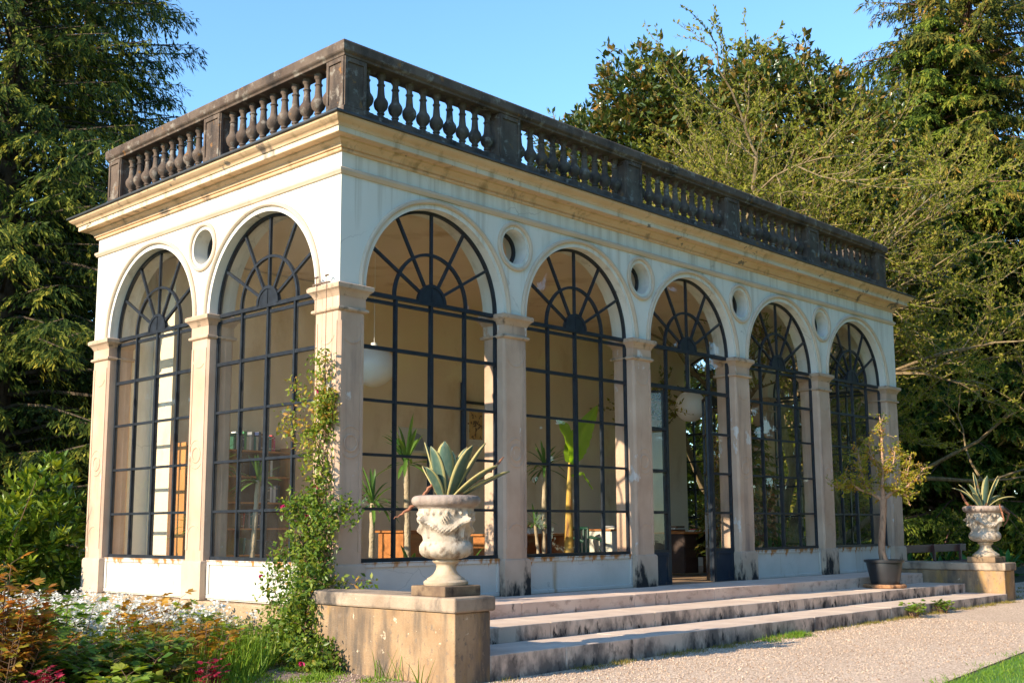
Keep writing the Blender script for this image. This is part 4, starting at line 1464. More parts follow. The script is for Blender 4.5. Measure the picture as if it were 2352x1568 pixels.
lobed_shrub('orange_shrub', 'orange red shrub with pinkish young leaves at the left edge', (-4.0, -.6, -.12), 1.32, .42, M['orange'], 61, 44, 16, .10, .45)
lobed_shrub('peony_shrub', 'dark green leafy shrub left of centre among the white flowers', (-2.75, .9, -.12), 0.92, .36, M['greenpeony'], 62, 18, 11, .11, .42, leafy=1.3)
lobed_shrub('peony_shrub', 'bronze leaved shrub in shade at the lower left corner', (-3.9, -.3, -.12), .62, .62, M['peony'], 63, 46, 14, .115, .38)
lobed_shrub('peony_shrub', 'wide bronze green peony in the middle of the flower bed', (-2.85, -.6, -.12), .56, .70, M['peony'], 64, 64, 14, .12, .40)
lobed_shrub('peony_shrub', 'tall thin golden orange peony in front of the middle pier', (-1.55, 1.5, -.12), 1.02, .42, M['golden'], 65, 12, 8, .11, .62, leafy=1.3)
lobed_shrub('peony_shrub', 'green lobed plant in front of the corner window sill', (-1.0, 1.5, -.12), .72, .40, M['greenpeony'], 66, 12, 8, .12, .62, leafy=1.5)
lobed_shrub('peony_shrub', 'yellow orange peony right of the bronze one', (-1.75, -.1, -.12), .66, .36, M['golden'], 67, 16, 8, .10, .5)
for i, (x, y, h, sp_, mt, lab) in enumerate(((-2.0, 1.9, .66, .22, 'greenpeony', 'thin yellow green lobed plant rising through the white flowers, left'), (-1.15, 2.6, .62, .2, 'greenpeony', 'thin green lobed plant rising through the white flowers near the wall'),
                                     (-3.15, 2.2, .70, .24, 'greenpeony', 'leafy green plant above the left end of the white flowers'), (-1.75, .75, .62, .2, 'golden', 'small golden leaved plant at the front edge of the white flowers'),
                                     (-.85, .75, .5, .22, 'greenpeony', 'green lobed plant near the foot of the climbing vine'), (-3.3, .1, .66, .3, 'orange', 'orange tipped leafy plant right of the orange red shrub'))):
    lobed_shrub('peony_shrub', lab, (x, y, -.12), h, sp_, M[mt], 80 + i, 9 if mt != 'orange' else 18, 9, .105, .55)
lobed_shrub('crimson_plant', 'crimson young peony shoots at the lower left corner', (-4.05, -1.55, -.12), .46, .13, M['redleaf'], 68, 11, 8, .07, .45, 'plant', 1.1)
lobed_shrub('crimson_plant', 'bright crimson plant near the middle of the bed edge', (-2.44, -1.40, -.12), .40, .11, M['redleaf'], 69, 10, 7, .06, .62, 'plant', 1.2)
lobed_shrub('peony_shrub', 'rusty red leaved plant between the bronze peony and the bed edge', (-2.85, -.95, -.12), .40, .30, M['orange'], 70, 14, 8, .08, .35)
lobed_shrub('peony_shrub', 'low fresh green broad leaved plant at the bottom of the bed', (-3.3, -1.5, -.12), .34, .35, M['greenpeony'], 71, 14, 7, .12, .75, leafy=1.4)


def grass(name, label, P, L, W, tl, mat, seed, lean=.35, kindv='stuff'):
    rng = np.random.default_rng(seed)
    n = len(P)
    d = rng.normal(0, lean, (n, 3)) * np.array([1, 1, 0]) + np.array([0, 0, 1])
    nn = rng.normal(0, 1, (n, 3)) * np.array([1, 1, .1])
    ll = L * rng.uniform(.5, 1.25, n)
    o = leaves(name, P, d, nn, ll, W * rng.uniform(.7, 1.3, n), tl + rng.normal(0, .2, n), mat, None, .05, .3)
    if kindv:
        o['kind'] = kindv
    o['label'] = label
    o['category'] = 'grass' if 'grass' in name else 'flowers'
    return o


rng = np.random.default_rng(9)


def scatter(n, poly_fn, x0, x1, y0, y1, clump=0.0, nc=0):
    if nc:
        c = np.stack([rng.uniform(x0, x1, nc), rng.uniform(y0, y1, nc)], 1)
        XY = c[rng.integers(0, nc, n)] + rng.normal(0, clump, (n, 2))
    else:
        XY = np.stack([rng.uniform(x0, x1, n), rng.uniform(y0, y1, n)], 1)
    m = poly_fn(XY[:, 0], XY[:, 1])
    XY = XY[m]
    return np.concatenate([XY, (gz(XY[:, 0]) + .004)[:, None]], 1)


bed = lambda x, y: (x < -.09) & (y > -1.9 - (x + 2.6) * -1.05 * (x > -2.6)) & (y > -2.0)
P = scatter(9000, bed, -5, -.1, -2, 4.5)
grass('bed_grass', 'green grass and leaves growing between the flower bed plants', P, .22, .014, .35, M['grass'], 1)
P = scatter(3500, lambda x, y: bed(x, y) & (x > -2.2), -2.2, -.1, -.6, 2.6)
grass('long_grass', 'long sunlit grass along the foot of the pavilion side wall', P, .38, .013, .5, M['grass'], 2, .28)
P = scatter(26000, lambda x, y: (y < -5.98 + (x - 2.4) * .09) & (y > -8.2), 1.6, 9, -8, -4.8)
m = in_view(P, .05)
grass('lawn_grass', 'mown lawn grass at the lower right corner', P[m], .045, .006, .45, M['grass'], 3, .5)
P = scatter(5200, lambda x, y: y < -5.98 + (x - 2.4) * .09 + .12 + .10 * np.sin(x * 5.3) + .08 * np.sin(x * 13.1), 1.6, 12, -6.3, -4.9)
m = in_view(P, .05)
grass('lawn_edge_grass', 'ragged grass creeping from the lawn edge onto the gravel', P[m], .06, .007, .5, M['grass'], 13, .7)
P = np.concatenate([scatter(2600, lambda x, y: x == x, -.05, 13, -2.76, -2.62, .06, 60), scatter(900, lambda x, y: y < -2.6, 1.6, 13.0, -2.8, -2.62)])
P = P[P[:, 1] < -2.605]
grass('verge_grass', 'mossy dry grass strip along the foot of the bottom step', P, .055, .007, .55, M['drygrass'], 4, .6)
P = scatter(700, lambda x, y: y < -2.6, 4.3, 6.2, -2.85, -2.62, .07, 12)
P = P[P[:, 1] < -2.605]
grass('verge_grass', 'greener grass tufts beside the middle of the bottom step', P, .085, .008, .4, M['grass'], 5, .6)
P = scatter(5200, lambda x, y: (x < -.63) & (y < -.1) & (y > -3.3), -3.0, -.6, -3.1, -.2, .09, 46)
grass('weed_grass', 'small green weeds on the bare soil beside the pedestal wall', P, .06, .012, .5, M['grass'], 6, .8)
P = scatter(1300, lambda x, y: (x > 13.7) & (y < .2), 13.75, 17, -2.9, .1, .12, 30)
grass('verge_grass', 'grass tufts on the gravel beyond the far pedestal wall', P, .07, .009, .5, M['drygrass'], 7, .6)

# loose pebbles lying on the gravel
rgp = np.random.default_rng(17)
npb = 9000
PB = np.stack([rgp.uniform(-.2, 9, npb), -2.66 - rgp.random(npb) ** 1.6 * 2.8], 1)
PB = np.concatenate([PB, np.stack([rgp.uniform(-2.4, -.6, 1500), rgp.uniform(-2.9, -.9, 1500)], 1)])
npb = len(PB)
rad = rgp.uniform(.004, .011, (npb, 1, 1)) * rgp.uniform(.7, 1.3, (npb, 1, 3))
octa = np.array([[1, 0, 0], [0, 1, 0], [-1, 0, 0], [0, -1, 0], [0, 0, .8], [0, 0, -.8]])[None] * rad
ca, sa = np.cos(rgp.uniform(0, 6.3, npb)), np.sin(rgp.uniform(0, 6.3, npb))
cen = np.stack([PB[:, 0], PB[:, 1], gz(PB[:, 0]) + .012], 1)[:, None]
fo = np.array([[0, 1, 4], [1, 2, 4], [2, 3, 4], [3, 0, 4], [1, 0, 5], [2, 1, 5], [3, 2, 5], [0, 3, 5]])
M['pebble'] = leafmat('pale_pebbles', [(0, (0.28, 0.18, 0.115)), (0.5, (0.58, 0.42, 0.30)), (1, (0.74, 0.59, 0.45))], .9, 0)
kind(rawmesh('pebbles', (cen + octa).reshape(-1, 3), (fo[None] + (np.arange(npb) * 6)[:, None, None]).reshape(-1, 3), np.repeat(rgp.random(npb), 6), M['pebble'], None), 'stuff')

# tall tufts against the pedestal wall
sp = []
for i in range(26):
    a = rng.uniform(0, 6.28)
    x, y = -.66 + rng.normal(0, .02), rng.uniform(-2.25, -1.5)
    sp.append(((x, y, gz(x)), (math.cos(a) * .35 - .1, math.sin(a) * .35, 1), rng.uniform(.18, .42), .012, rng.uniform(.3, 1.4), -.1))
o = blades('tall_grass_tuft', sp, M['grass'], None, 6, (.2, .6), rng=np.random.default_rng(8))
tag(o, 'tall grass blades growing against the ochre pedestal wall', 'grass tuft')

# white flowers
n = 1900
XY = np.stack([rng.uniform(-4.2, -.25, n), rng.uniform(.9, 6.0, n)], 1)
dens = np.sin(XY[:, 0] * 3) * np.sin(XY[:, 1] * 2.2) + rng.random(n) * 1.6
XY = XY[(dens > -.1)]
n = len(XY)
Hh = rng.uniform(.26, .58, n)
top = np.stack([XY[:, 0] + rng.normal(0, .05, n), XY[:, 1] + rng.normal(0, .05, n), gz(XY[:, 0]) + Hh], 1)
k = 12
ang = rng.uniform(0, 2 * PI, (n, k))
D = np.stack([np.cos(ang), np.sin(ang), rng.uniform(-.2, .9, (n, k))], 2)
P = top[:, None] + rng.normal(0, .03, (n, k, 3))
o = leaves('white_flowers', P.reshape(-1, 3), D.reshape(-1, 3), (rng.normal(0, .5, (n, k, 3)) + np.array([-.4, 0, 1])).reshape(-1, 3), .046, .036, rng.random(n * k), M['white'], None, .1)
kind(tag(o, 'carpet of small white flowers along the side of the pavilion', 'flowers'), 'stuff')
root = np.stack([XY[:, 0], XY[:, 1], gz(XY[:, 0])], 1)
grass('flower_stalk_grass', 'green stalks and leaves under the white flowers', np.repeat(root, 9, 0) + rng.normal(0, .07, (n * 9, 3)) * (1, 1, 0), .44, .018, .55, M['grass'], 12, .2)

# weeds by the bottom step
for (x, y, s, lab) in ((9.0, -2.74, .26, 'leafy green weed growing at the foot of the bottom step below the potted tree'), (10.1, -2.74, .22, 'smaller weed with a red leaf right of the leafy weed')):
    lobed_shrub('weed', lab, (x, y, gz(x)), s, s * .8, M['greenpeony'], int(x * 7), 10, 6, .07, .5, 'weed', 1.6)


# ------------------------------------------------------------------ climbing vine on the corner
def vine():
    rg = np.random.default_rng(77)
    t = thing('climbing_vine', 'climbing vine with pink flowers trailing up the corner pier', 'vine', (-.28, .12, -.1))
    mb = MB()
    P, D, T = [], [], []

    def strand(pts, r, nleaf, spread, shoot):
        nleaf = int(nleaf * 1.5)
        pts = [Vector(p) for p in pts]
        fine = []
        for i in range(len(pts) - 1):
            for q in range(6):
                fine.append(pts[i].lerp(pts[i + 1], q / 6) + Vector(rg.normal(0, .018, 3)))
        fine.append(pts[-1])
        mb.tube(fine, [r * (1 - .7 * i / len(fine)) for i in range(len(fine))], 5, cap=False)
        for j in range(nleaf):
            q = rg.random() * (len(fine) - 1)
            i = int(q)
            c = fine[i].lerp(fine[i + 1], q - i)
            dv = Vector(rg.normal(0, 1, 3))
            dv.x -= .35
            dv = dv.normalized() * spread * rg.random() ** .6
            e = c + dv + Vector((0, 0, -dv.length * .3))
            if e.x > -.04 and e.y > -.03:
                if dv.x - .3 < dv.y:
                    e.x = -.04 - abs(rg.normal(0, .05))
                else:
                    e.y = -.04 - abs(rg.normal(0, .05))
            if j % 4 == 0:
                mb.tube([c, (c + e) / 2 + Vector((0, 0, .03)), e], [.004, .003, .002], 3, cap=False)
            for q2 in range(6):
                P.append(tuple(e + Vector(rg.normal(0, .045, 3))))
                D.append(tuple(rg.normal(0, .7, 3) + np.array([-.15, -.1, -.25])))
                T.append(.42 + (.20 if shoot else 0) + rg.normal(0, .2))
    x = -.10
    strand([(-.35, .1, -.1), (-.22, .12, .6), (-.12, .2, 1.3), (-.08, .2, 2.0), (-.07, .16, 2.9), (-.06, .15, 3.45)], .022, 150, .22, False)
    strand([(-.3, .3, -.1), (-.2, .4, .7), (-.15, .35, 1.4), (-.10, .22, 2.2), (-.08, .1, 2.75)], .018, 110, .21, False)
    strand([(-.4, -.1, -.1), (-.3, 0, .6), (-.18, .05, 1.3), (-.10, .05, 1.9)], .018, 120, .26, False)
    strand([(-.25, .1, .9), (-.25, .35, 1.3), (-.2, .55, 1.15), (-.25, .75, .85), (-.3, .85, .45)], .010, 95, .22, False)
    strand([(-.2, .1, 1.1), (-.2, -.12, 1.45), (-.1, -.25, 1.6), (.05, -.30, 1.66)], .008, 50, .18, False)
    strand([(-.2, .2, 1.4), (-.2, .4, 1.75), (-.2, .5, 1.6)], .008, 45, .2, False)
    strand([(-.35, .0, 0), (-.5, .15, .35), (-.6, .3, .2)], .012, 130, .3, False)
    strand([(-.5, -.35, -.05), (-.55, -.2, .3), (-.5, -.05, .6)], .012, 130, .3, False)
    strand([(-.5, -.2, 0), (-.66, -.6, .12), (-.68, -.85, .1)], .008, 60, .2, False)
    strand([(-.45, -.05, .78), (-.64, -.25, .55), (-.68, -.45, .2), (-.7, -.6, -.02)], .010, 130, .24, False)
    strand([(-.5, -.05, .3), (-.66, -.3, .25), (-.7, -.75, .05), (-.72, -.95, -.02)], .009, 110, .22, False)
    strand([(-.3, .0, .9), (-.45, -.15, .95), (-.62, -.3, .75), (-.66, -.38, .5)], .008, 70, .18, False)
    strand([(-.2, .15, .72), (-.2, -.15, .80), (-.1, -.5, .80), (.05, -.62, .84)], .007, 18, .10, True)
    for k in range(4):                                     # thin shoots over the window
        y0, z0 = rg.uniform(.2, .5), rg.uniform(2.0, 2.9)
        strand([(-.08, y0 - .1, z0), (-.14, y0 + .2, z0 + .15), (-.16, y0 + .32, z0 + .42)], .005, 9, .08, True)
    for k in range(4):
        z0 = rg.uniform(2.6, 3.3)
        strand([(-.06, .12, z0), (-.10, .05, z0 + .15)], .004, 14, .12, True)
    mb.build('stems', M['vinewood'], t, smooth=60, recalc=False)
    P, D, T = np.array(P), np.array(D), np.array(T)
    T = T + np.where(P[:, 2] > 1.9, .12, 0)
    bad = (P[:, 0] > -.02) & (P[:, 1] > -.02)
    P, D, T = P[~bad], D[~bad], T[~bad]
    ll = rg.uniform(.04, .085, len(P))
    leaves('foliage', P, D, rg.normal(0, .6, (len(P), 3)) + np.array([-.7, -.3, .6]), ll, ll * .48, T, M['vine'], t, .15, .45)
    sel = rg.choice(len(P), 20, replace=False)
    FP, FD = [], []
    for i in sel:
        c = P[i] + np.array([-.06, -.03, 0])
        for q in range(6):
            FP.append(c); FD.append(rg.normal(0, .5, 3) + np.array([-.5, -.2, -.5]))
    FP, FD = np.array(FP), np.array(FD)
    leaves('flowers', FP, FD, rg.normal(0, 1, FP.shape), .055, .03, rg.random(len(FP)), M['pinkflower'], t, .2)
    mb = MB()
    for y, zt in ((.14, 4.30), (.34, 4.30)):
        mb.tube([(-.085, y, 1.2), (-.085, y, zt), (-.085, y, zt + .05), (-.06, y + .015, zt + .07)], .004, 4)
        mb.tube([(-.09, y - .03, zt + .06), (-.06, y, zt + .075), (-.09, y + .03, zt + .06)], .012, 5)
    mb.box(-.085, .10, 4.274, -.055, .42, 4.29)
    mb.build('support_wires', M['wire'], t)
    return t


vine()

# ------------------------------------------------------------------ potted tree on the middle step
TP = (10.74, -1.45, .335)
t = thing('potted_tree', 'small potted tree with golden bronze leaves in a black plastic pot on the steps', 'potted tree', (TP[0], TP[1], TP[2] + .035))
mb = MB()
mb.lathe((TP[0], TP[1], TP[2] + .035), [(.225, 0), (.235, .02), (.30, .38), (.298, .40), (.335, .402), (.338, .415), (.338, .445), (.325, .447), (.31, .42), (.30, .40)], 40, 0, lambda r, z, th: r * (1 + (.012 * math.copysign(1, math.sin(th * 9)) if z < .38 else 0)))
mb.build('pot', M['blackplastic'], t, smooth=35)
mb = MB()
mb.lathe((TP[0], TP[1], TP[2] + .035), [(.305, .40), (.2, .42), (.05, .44)], 24)
mb.build('soil', M['soil'], t, smooth=60)
mb = MB()
rs = random.Random(4)
X, Y, Zb = TP[0], TP[1], TP[2]
sr = Vector((math.cos(SR), math.sin(SR), 0))
dp = Vector((fw.x, fw.y, 0)).normalized()
tp = lambda a, z, d=0.0: Vector((X, Y, Zb)) + sr * a + dp * d + Vector((0, 0, z))
mb.tube([tp(.0, .45), tp(-.03, .6), tp(-.025, .8), tp(.0, 1.05), tp(.03, 1.3), tp(.04, 1.52)], [.075, .062, .058, .055, .055, .06], 10)
brs = []
for P_, R_ in (([(.04, 1.5), (.02, 1.75), (.06, 2.0), (.05, 2.3), (.06, 2.7), (.04, 3.0)], .045), ([(.03, 1.5), (-.14, 1.62), (-.34, 1.68), (-.52, 1.80), (-.68, 1.95)], .036),
               ([(.05, 1.52), (.22, 1.66), (.44, 1.74), (.60, 1.86), (.74, 2.05)], .04), ([(-.2, 1.64), (-.28, 1.85), (-.34, 2.1), (-.36, 2.4)], .02), ([(.44, 1.74), (.46, 1.95), (.5, 2.3)], .018),
               ([(.06, 2.0), (-.1, 2.2), (-.18, 2.5)], .018), ([(.05, 1.9), (.22, 2.1), (.28, 2.45)], .018), ([(.3, 1.7), (.45, 1.55), (.5, 1.4)], .012), ([(-.5, 1.78), (-.66, 1.70), (-.8, 1.72)], .012)):
    for dd in (0, rs.uniform(-.25, .25)) if P_[0][1] > 1.51 else (0,):
        pts = [tp(a, z, dd * (i / (len(P_) - 1)) + rs.uniform(-.05, .05) * (i > 0)) for i, (a, z) in enumerate(P_)]
        mb.tube(pts, [R_ * (1 - .75 * i / (len(pts) - 1)) for i in range(len(pts))], 7)
        brs.append(pts)
tw = []
for pts in list(brs):
    for i in range(len(pts) - 1):
        for k in range(9):
            q = pts[i].lerp(pts[i + 1], rs.random())
            if q.z < Zb + 1.6 and rs.random() < .5:
                continue
            d = Vector((rs.gauss(0, 1), rs.gauss(0, 1), rs.gauss(.45, .6))).normalized()
            e = q + d * rs.uniform(.08, .26)
            mb.tube([q, (q + e) / 2 + Vector((0, 0, .02)), e], [.006, .004, .002], 4, cap=False)
            tw.append((q, e))
mb.build('trunk', M['bark_tan'], t, smooth=60, recalc=False)
rg = np.random.default_rng(44)
A = np.array([tuple(a) for a, b in tw]); B = np.array([tuple(b) for a, b in tw])
u = rg.random((len(A), 13, 1)) ** .7
P = (A[:, None] * (1 - u) + B[:, None] * (u)).reshape(-1, 3)
D = np.repeat(nrm(B - A), 13, 0) * .4 + rg.normal(0, .7, P.shape)
ll = rg.uniform(.03, .068, len(P))
leaves('foliage', P + rg.normal(0, .016, P.shape), D, rg.normal(0, 1, P.shape), ll, ll * .5, np.repeat(rg.normal(.42, .22, len(A)), 13) + rg.normal(0, .12, len(P)), M['potleaf'], t, .15)
mb = MB()
def crumple(r, z, th):
    return r * (1 + .06 * math.sin(th * 7) + .04 * math.sin(th * 13 + 1))
mb.lathe((X, Y, Zb + .002), [(.30, 0), (.335, .01), (.345, .04), (.32, .065), (.27, .055), (.23, .033), (.1, .030)], 56, 0, crumple)
tag(mb.build('burlap_mat', M['burlap'], None, smooth=50, org=(X, Y, Zb)), 'crumpled brown burlap mat under the black plant pot', 'mat')

# ------------------------------------------------------------------ bench, plants at the right
t = thing('garden_bench', 'dark red brown wooden bench behind the far pedestal wall', 'bench', (17.3, .35, gz(17)))
bz = gz(17)
mb = MB()
mb.box(15.4, .55, bz + .74, 19.2, .585, bz + .91)
mb.build('back_board', M['benchwood'], t, bevel=0.006)
for yy in (.08, .22, .36):
    mb = MB()
    mb.box(15.4, yy, bz + .50, 19.2, yy + .12, bz + .545)
    mb.build('seat_slat', M['benchwood'], t, bevel=0.005)
for xx in (15.8, 17.3, 18.75):
    mb = MB()
    mb.box(xx, .10, bz, xx + .08, .18, bz + .498)
    mb.box(xx, .5, bz, xx + .08, .549, bz + .90)
    mb.box(xx, .18, bz + .42, xx + .08, .50, bz + .498)
    mb.build('leg', M['benchwood'], t, bevel=0.004)


def bladeplant(name, label, base, n, L, W, mat, seed, el=(50, 85), bend=(.3, 1.2), tint=(0, 1), cat='plant', group=None, trough=.15, pot=None, trunk=None, trunkmat=None, heads=None):
    rg = np.random.default_rng(seed)
    t = thing(name, label, cat, base, group)
    b = np.array(base, float)
    if pot:
        mb = MB()
        r, h = pot
        mb.lathe(base, [(r * .72, 0), (r * .95, h * .82), (r * 1.06, h * .83), (r * 1.08, h), (r * .98, h), (r * .95, h * .9)], 28)
        mb.lathe((base[0], base[1], base[2] + h * .9), [(r * .96, 0), (r * .2, .01)], 20, 1)
        mb.build('pot', [M['terracotta'], M['soil']], t, smooth=40)
        b[2] += h * .88
    hd = heads or [(b, 1.0)]
    if trunk:
        mb = MB()
        for path, r in trunk:
            pts = []
            path = [Vector(p) for p in path]
            for i in range(len(path) - 1):
                for q in range(7):
                    pts.append(path[i].lerp(path[i + 1], q / 7))
            pts.append(path[-1])
            mb.tube(pts, [r * (1 + .12 * math.sin(i * 2.2)) for i in range(len(pts))], 9)
        mb.build('trunk', trunkmat or M['yuccatrunk'], t, smooth=60)
    sp = []
    for (hb, s) in hd:
        for i in range(n):
            az = i * 2.4 + rg.normal(0, .2)
            e = R(rg.uniform(*el))
            d = (math.cos(e) * math.cos(az), math.cos(e) * math.sin(az), math.sin(e))
            sp.append(((hb[0] + .02 * d[0], hb[1] + .02 * d[1], hb[2] + rg.uniform(-.05, .05) * s), d, L * s * rg.uniform(.7, 1.1), W * s, rg.uniform(*bend), trough))
    blades('leaves', sp, mat, t, 7, tint, rng=rg)
    return t


for i, (x, y) in enumerate(((15.6, 1.35), (16.7, 1.5), (17.9, 1.4), (19.2, 1.2), (20.3, .9), (21.6, .5), (22.9, .2), (19.0, 2.0), (16.2, 2.1))):
    lab = ['broad leaved green plant behind the left end of the bench', 'broad leaved green plant second along behind the bench', 'broad leaved green plant behind the middle of the bench', 'broad leaved green plant behind the right end of the bench',
           'broad leaved green plant directly behind the far urn', 'broad leaved green plant just right of the far urn', 'broad leaved green plant at the right edge of the photo', 'broad leaved green plant in the back row behind the bench', 'broad leaved green plant in the back row by the pavilion corner'][i]
    bladeplant('leafy_plant', lab, (x, y, gz(x)), 20, .85, .15, M['hosta'], 100 + i, (38, 85), (.5, 1.5), group='broad leaved plants behind the bench')
mb = MB()
px, py = 22.6, -.75
mb.lathe((px, py, gz(px)), [(.42, 0), (.55, .30), (.58, .30), (.58, .36), (.5, .36)], 28)
t = thing('flower_bowl', 'low terracotta bowl of small green plants on the gravel at the right edge', 'planter', (px, py, gz(px)))
mb.build('bowl', M['terracotta'], t, smooth=40)
rg = np.random.default_rng(5)
n = 700
d = nrm(rg.normal(0, 1, (n, 3)) + np.array([0, 0, .6]))
P = np.array([px, py, gz(px) + .38]) + d * np.array([.55, .55, .42]) * rg.random((n, 1)) ** .4
leaves('plants', P, d + rg.normal(0, .4, (n, 3)), rg.normal(0, 1, (n, 3)), .11, .05, rg.normal(.55, .2, n), M['greenpeony'], t, .15)

# ------------------------------------------------------------------ inside the pavilion
ZF = Z0 + .001
for i, (x, y, z, lab) in enumerate(((2.68, 2.6, 3.80, 'white opal globe lamp half hidden by the corner pier'), (10.92, 2.6, 3.80, 'white opal globe lamp hanging above the open door'))):
    t = thing('globe_lamp', lab, 'lamp', (x, y, z), 'hanging globe lamps')
    mb = MB()
    mb.lathe((x, y, z), [(max(.002, .315 * math.sin(PI * k / 20)), -.315 * math.cos(PI * k / 20)) for k in range(21)], 36)
    mb.build('globe', M['globe'], t, smooth=80)
    mb = MB()
    mb.lathe((x, y, z + .30), [(.05, 0), (.05, .05), (.004, .06), (.004, 1.47), (.06, 1.48), (.06, 1.5)], 12)
    mb.build('stem', M['globe'], t, smooth=40)


def shelfunit(name, label, x0, x1, y0, y1, z1, nsh, seed, axis='x'):
    t = thing(name, label, 'bookshelf', ((x0 + x1) / 2, (y0 + y1) / 2, ZF))
    for xx in (x0, (x0 + x1) / 2 - .0125, x1 - .025):
        mb = MB()
        mb.box(xx, y0, ZF, xx + .025, y1 - .012, z1)
        mb.build('upright', M['pine'], t, bevel=.002)
    zs = [ZF + .08 + (z1 - .16 - ZF) * k / (nsh - 1) for k in range(nsh)]
    for z in zs:
        mb = MB()
        for q in (0, 1):
            h = (x1 - x0) / 2
            mb.box(x0 + q * h + (.026 if q == 0 else .0135), y0 + .01, z - .012, x0 + (q + 1) * h - (.0135 if q == 0 else .026), y1 - .014, z + .012)
        mb.build('shelf', M['pine'], t)
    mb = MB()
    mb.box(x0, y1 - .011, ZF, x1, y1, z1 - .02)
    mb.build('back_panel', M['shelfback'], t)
    return zs


BOOKC = {'dark green': (.02, .09, .05), 'cream': (.62, .58, .47), 'black': (.015, .015, .02), 'navy blue': (.02, .04, .12), 'bright blue': (.03, .22, .55), 'teal': (.03, .20, .20), 'white': (.72, .72, .68), 'orange': (.55, .18, .04), 'red': (.45, .03, .04), 'pink': (.60, .04, .18), 'grey': (.28, .29, .30), 'brown': (.16, .08, .04), 'leaf green': (.05, .30, .10)}
for k, v in BOOKC.items():
    M['book' + k] = plain('book_cover_' + k.replace(' ', '_'), v, .5, .1, 10, bstr=0)


def books(x0, x1, y0, z, seed, where, fill=1.0, colours=None, dp=(.14, .2), hh=(.19, .28)):
    rs = random.Random(seed)
    x = x0
    i = 0
    names = colours or [rs.choice(list(BOOKC)) for _ in range(60)]
    cnt = {}
    while x < x1 - .03 and i < len(names):
        wd = rs.uniform(.022, .052)
        h = rs.uniform(*hh)
        d = rs.uniform(*dp)
        c = names[i]
        mb = MB()
        mb.box(0, 0, 0, wd - .003, d, h, 0)
        mb.box(.003, .006, h, wd - .006, d - .004, h + .0015, 1)
        if rs.random() < .6:
            for q in (.15, .8):
                mb.box(.002, -.001, h * q, wd - .005, 0, h * (q + .04), 1)
        o = mb.build('book', [M['book' + c], M['paper']], None, org=(0, 0, 0))
        o.location = (x, y0, z)
        if rs.random() < .18:
            o.rotation_euler.y = R(rs.uniform(4, 9))
            x += .03
        cnt[c] = cnt.get(c, 0) + 1
        ords = ('first', 'second', 'third', 'fourth', 'fifth', 'sixth', 'seventh', 'eighth')
        tag(o, '%s %s book from the left %s' % (ords[min(7, cnt[c] - 1)], c, where), 'book', 'books ' + where)
        x += wd + .001 + (rs.uniform(.05, .2) if rs.random() > fill else 0)
        i += 1


zs = shelfunit('bookshelf', 'orange pine bookshelf seen through the side windows with a full row of books on top', .86, 2.78, 4.78, 5.09, 2.69, 6, 1)
books(1.72, 2.5, 4.80, 2.62, 3, 'on top of the pine shelf', 1.0, ['dark green', 'white', 'cream', 'black', 'navy blue', 'leaf green', 'cream', 'white', 'grey', 'teal', 'cream', 'navy blue', 'brown', 'orange', 'cream', 'bright blue', 'teal', 'red', 'pink', 'pink'], hh=(.20, .30))
books(2.15, 2.6, 4.84, zs[4] + .013, 5, 'on the second shelf of the pine shelf', .95, ['navy blue', 'red', 'grey', 'teal', 'dark green', 'brown', 'white'], hh=(.2, .26))
books(2.3, 2.7, 4.84, zs[3] + .013, 6, 'on the third shelf of the pine shelf', .9, ['white', 'black', 'white', 'grey', 'white', 'navy blue', 'black'], hh=(.2, .27))
books(1.9, 2.7, 4.84, zs[2] + .013, 7, 'on the fourth shelf of the pine shelf', .9, ['brown', 'red', 'black', 'grey', 'teal', 'teal', 'dark green', 'teal', 'navy blue', 'grey'], hh=(.2, .27))
books(1.95, 2.6, 4.84, zs[1] + .013, 8, 'on the lowest filled shelf of the pine shelf', .9, ['teal', 'cream', 'orange', 'navy blue', 'teal', 'black', 'bright blue'], hh=(.2, .26))

yg = 'yucca plants inside the pavilion'


def yucca(label, x, y, zt, bendx, seed, s=1.0, extra=(), n=26):
    tr = [([(x, y, ZF + .22), (x + bendx * .4, y, (ZF + zt) / 2), (x + bendx, y + .02, zt)], .045 * s)]
    hd = [((x + bendx, y + .02, zt), 1.0)]
    for (ex, ez, es) in extra:
        tr.append(([(x + .03, y + .02, ZF + .22), (x + ex * .6, y + .03, (ZF + ez) / 2), (x + ex, y + .04, ez)], .032 * s))
        hd.append(((x + ex, y + .04, ez), es))
    bladeplant('yucca', label, (x, y, ZF), n, .62 * s, .055 * s, M['yucca'], seed, (-5, 85), (.3, 1.3), (.1, 1), 'potted plant', yg, .12, (.2, .25), tr, None, hd)


yucca('yucca in front of the pine bookshelf with a leaning trunk', .40 + .3, 2.75, 2.05, .10, 201, .8)
yucca('tall yucca with two heads seen through the far side window', .95, 4.35, 2.35, .12, 202, .85, ((-.12, 1.35, .8),))
yucca('low yucca beside the corner pier behind the front window', 1.55, 1.25, 1.72, .04, 203, .85)
yucca('tall yucca in the first front window left of the urn', 2.72, 1.85, 2.33, -.02, 204, 1.05)
yucca('yucca with a thick pale trunk in the second front window', 5.72, 1.95, 2.38, .06, 205, .85, ((-.15, 1.45, .7),))

# banana plant
bx0, by0 = 5.70, 1.40
t = thing('banana_plant', 'banana plant with big bright green leaves and a yellow stem', 'potted plant', (bx0, by0, ZF))
mb = MB()
mb.lathe((bx0, by0, ZF), [(.15, 0), (.2, .24), (.22, .24), (.22, .28), (.19, .28)], 28)
mb.build('pot', M['terracotta'], t, smooth=40)
mb = MB()
mb.tube([(bx0, by0, ZF + .22), (bx0 + .02, by0, 1.2), (bx0 + .03, by0, 1.7), (bx0 + .04, by0, 2.05), (bx0 + .06, by0, 2.42)], [.085, .07, .055, .04, .022], 12)
mb.build('stem', M['bananatrunk'], t, smooth=60)


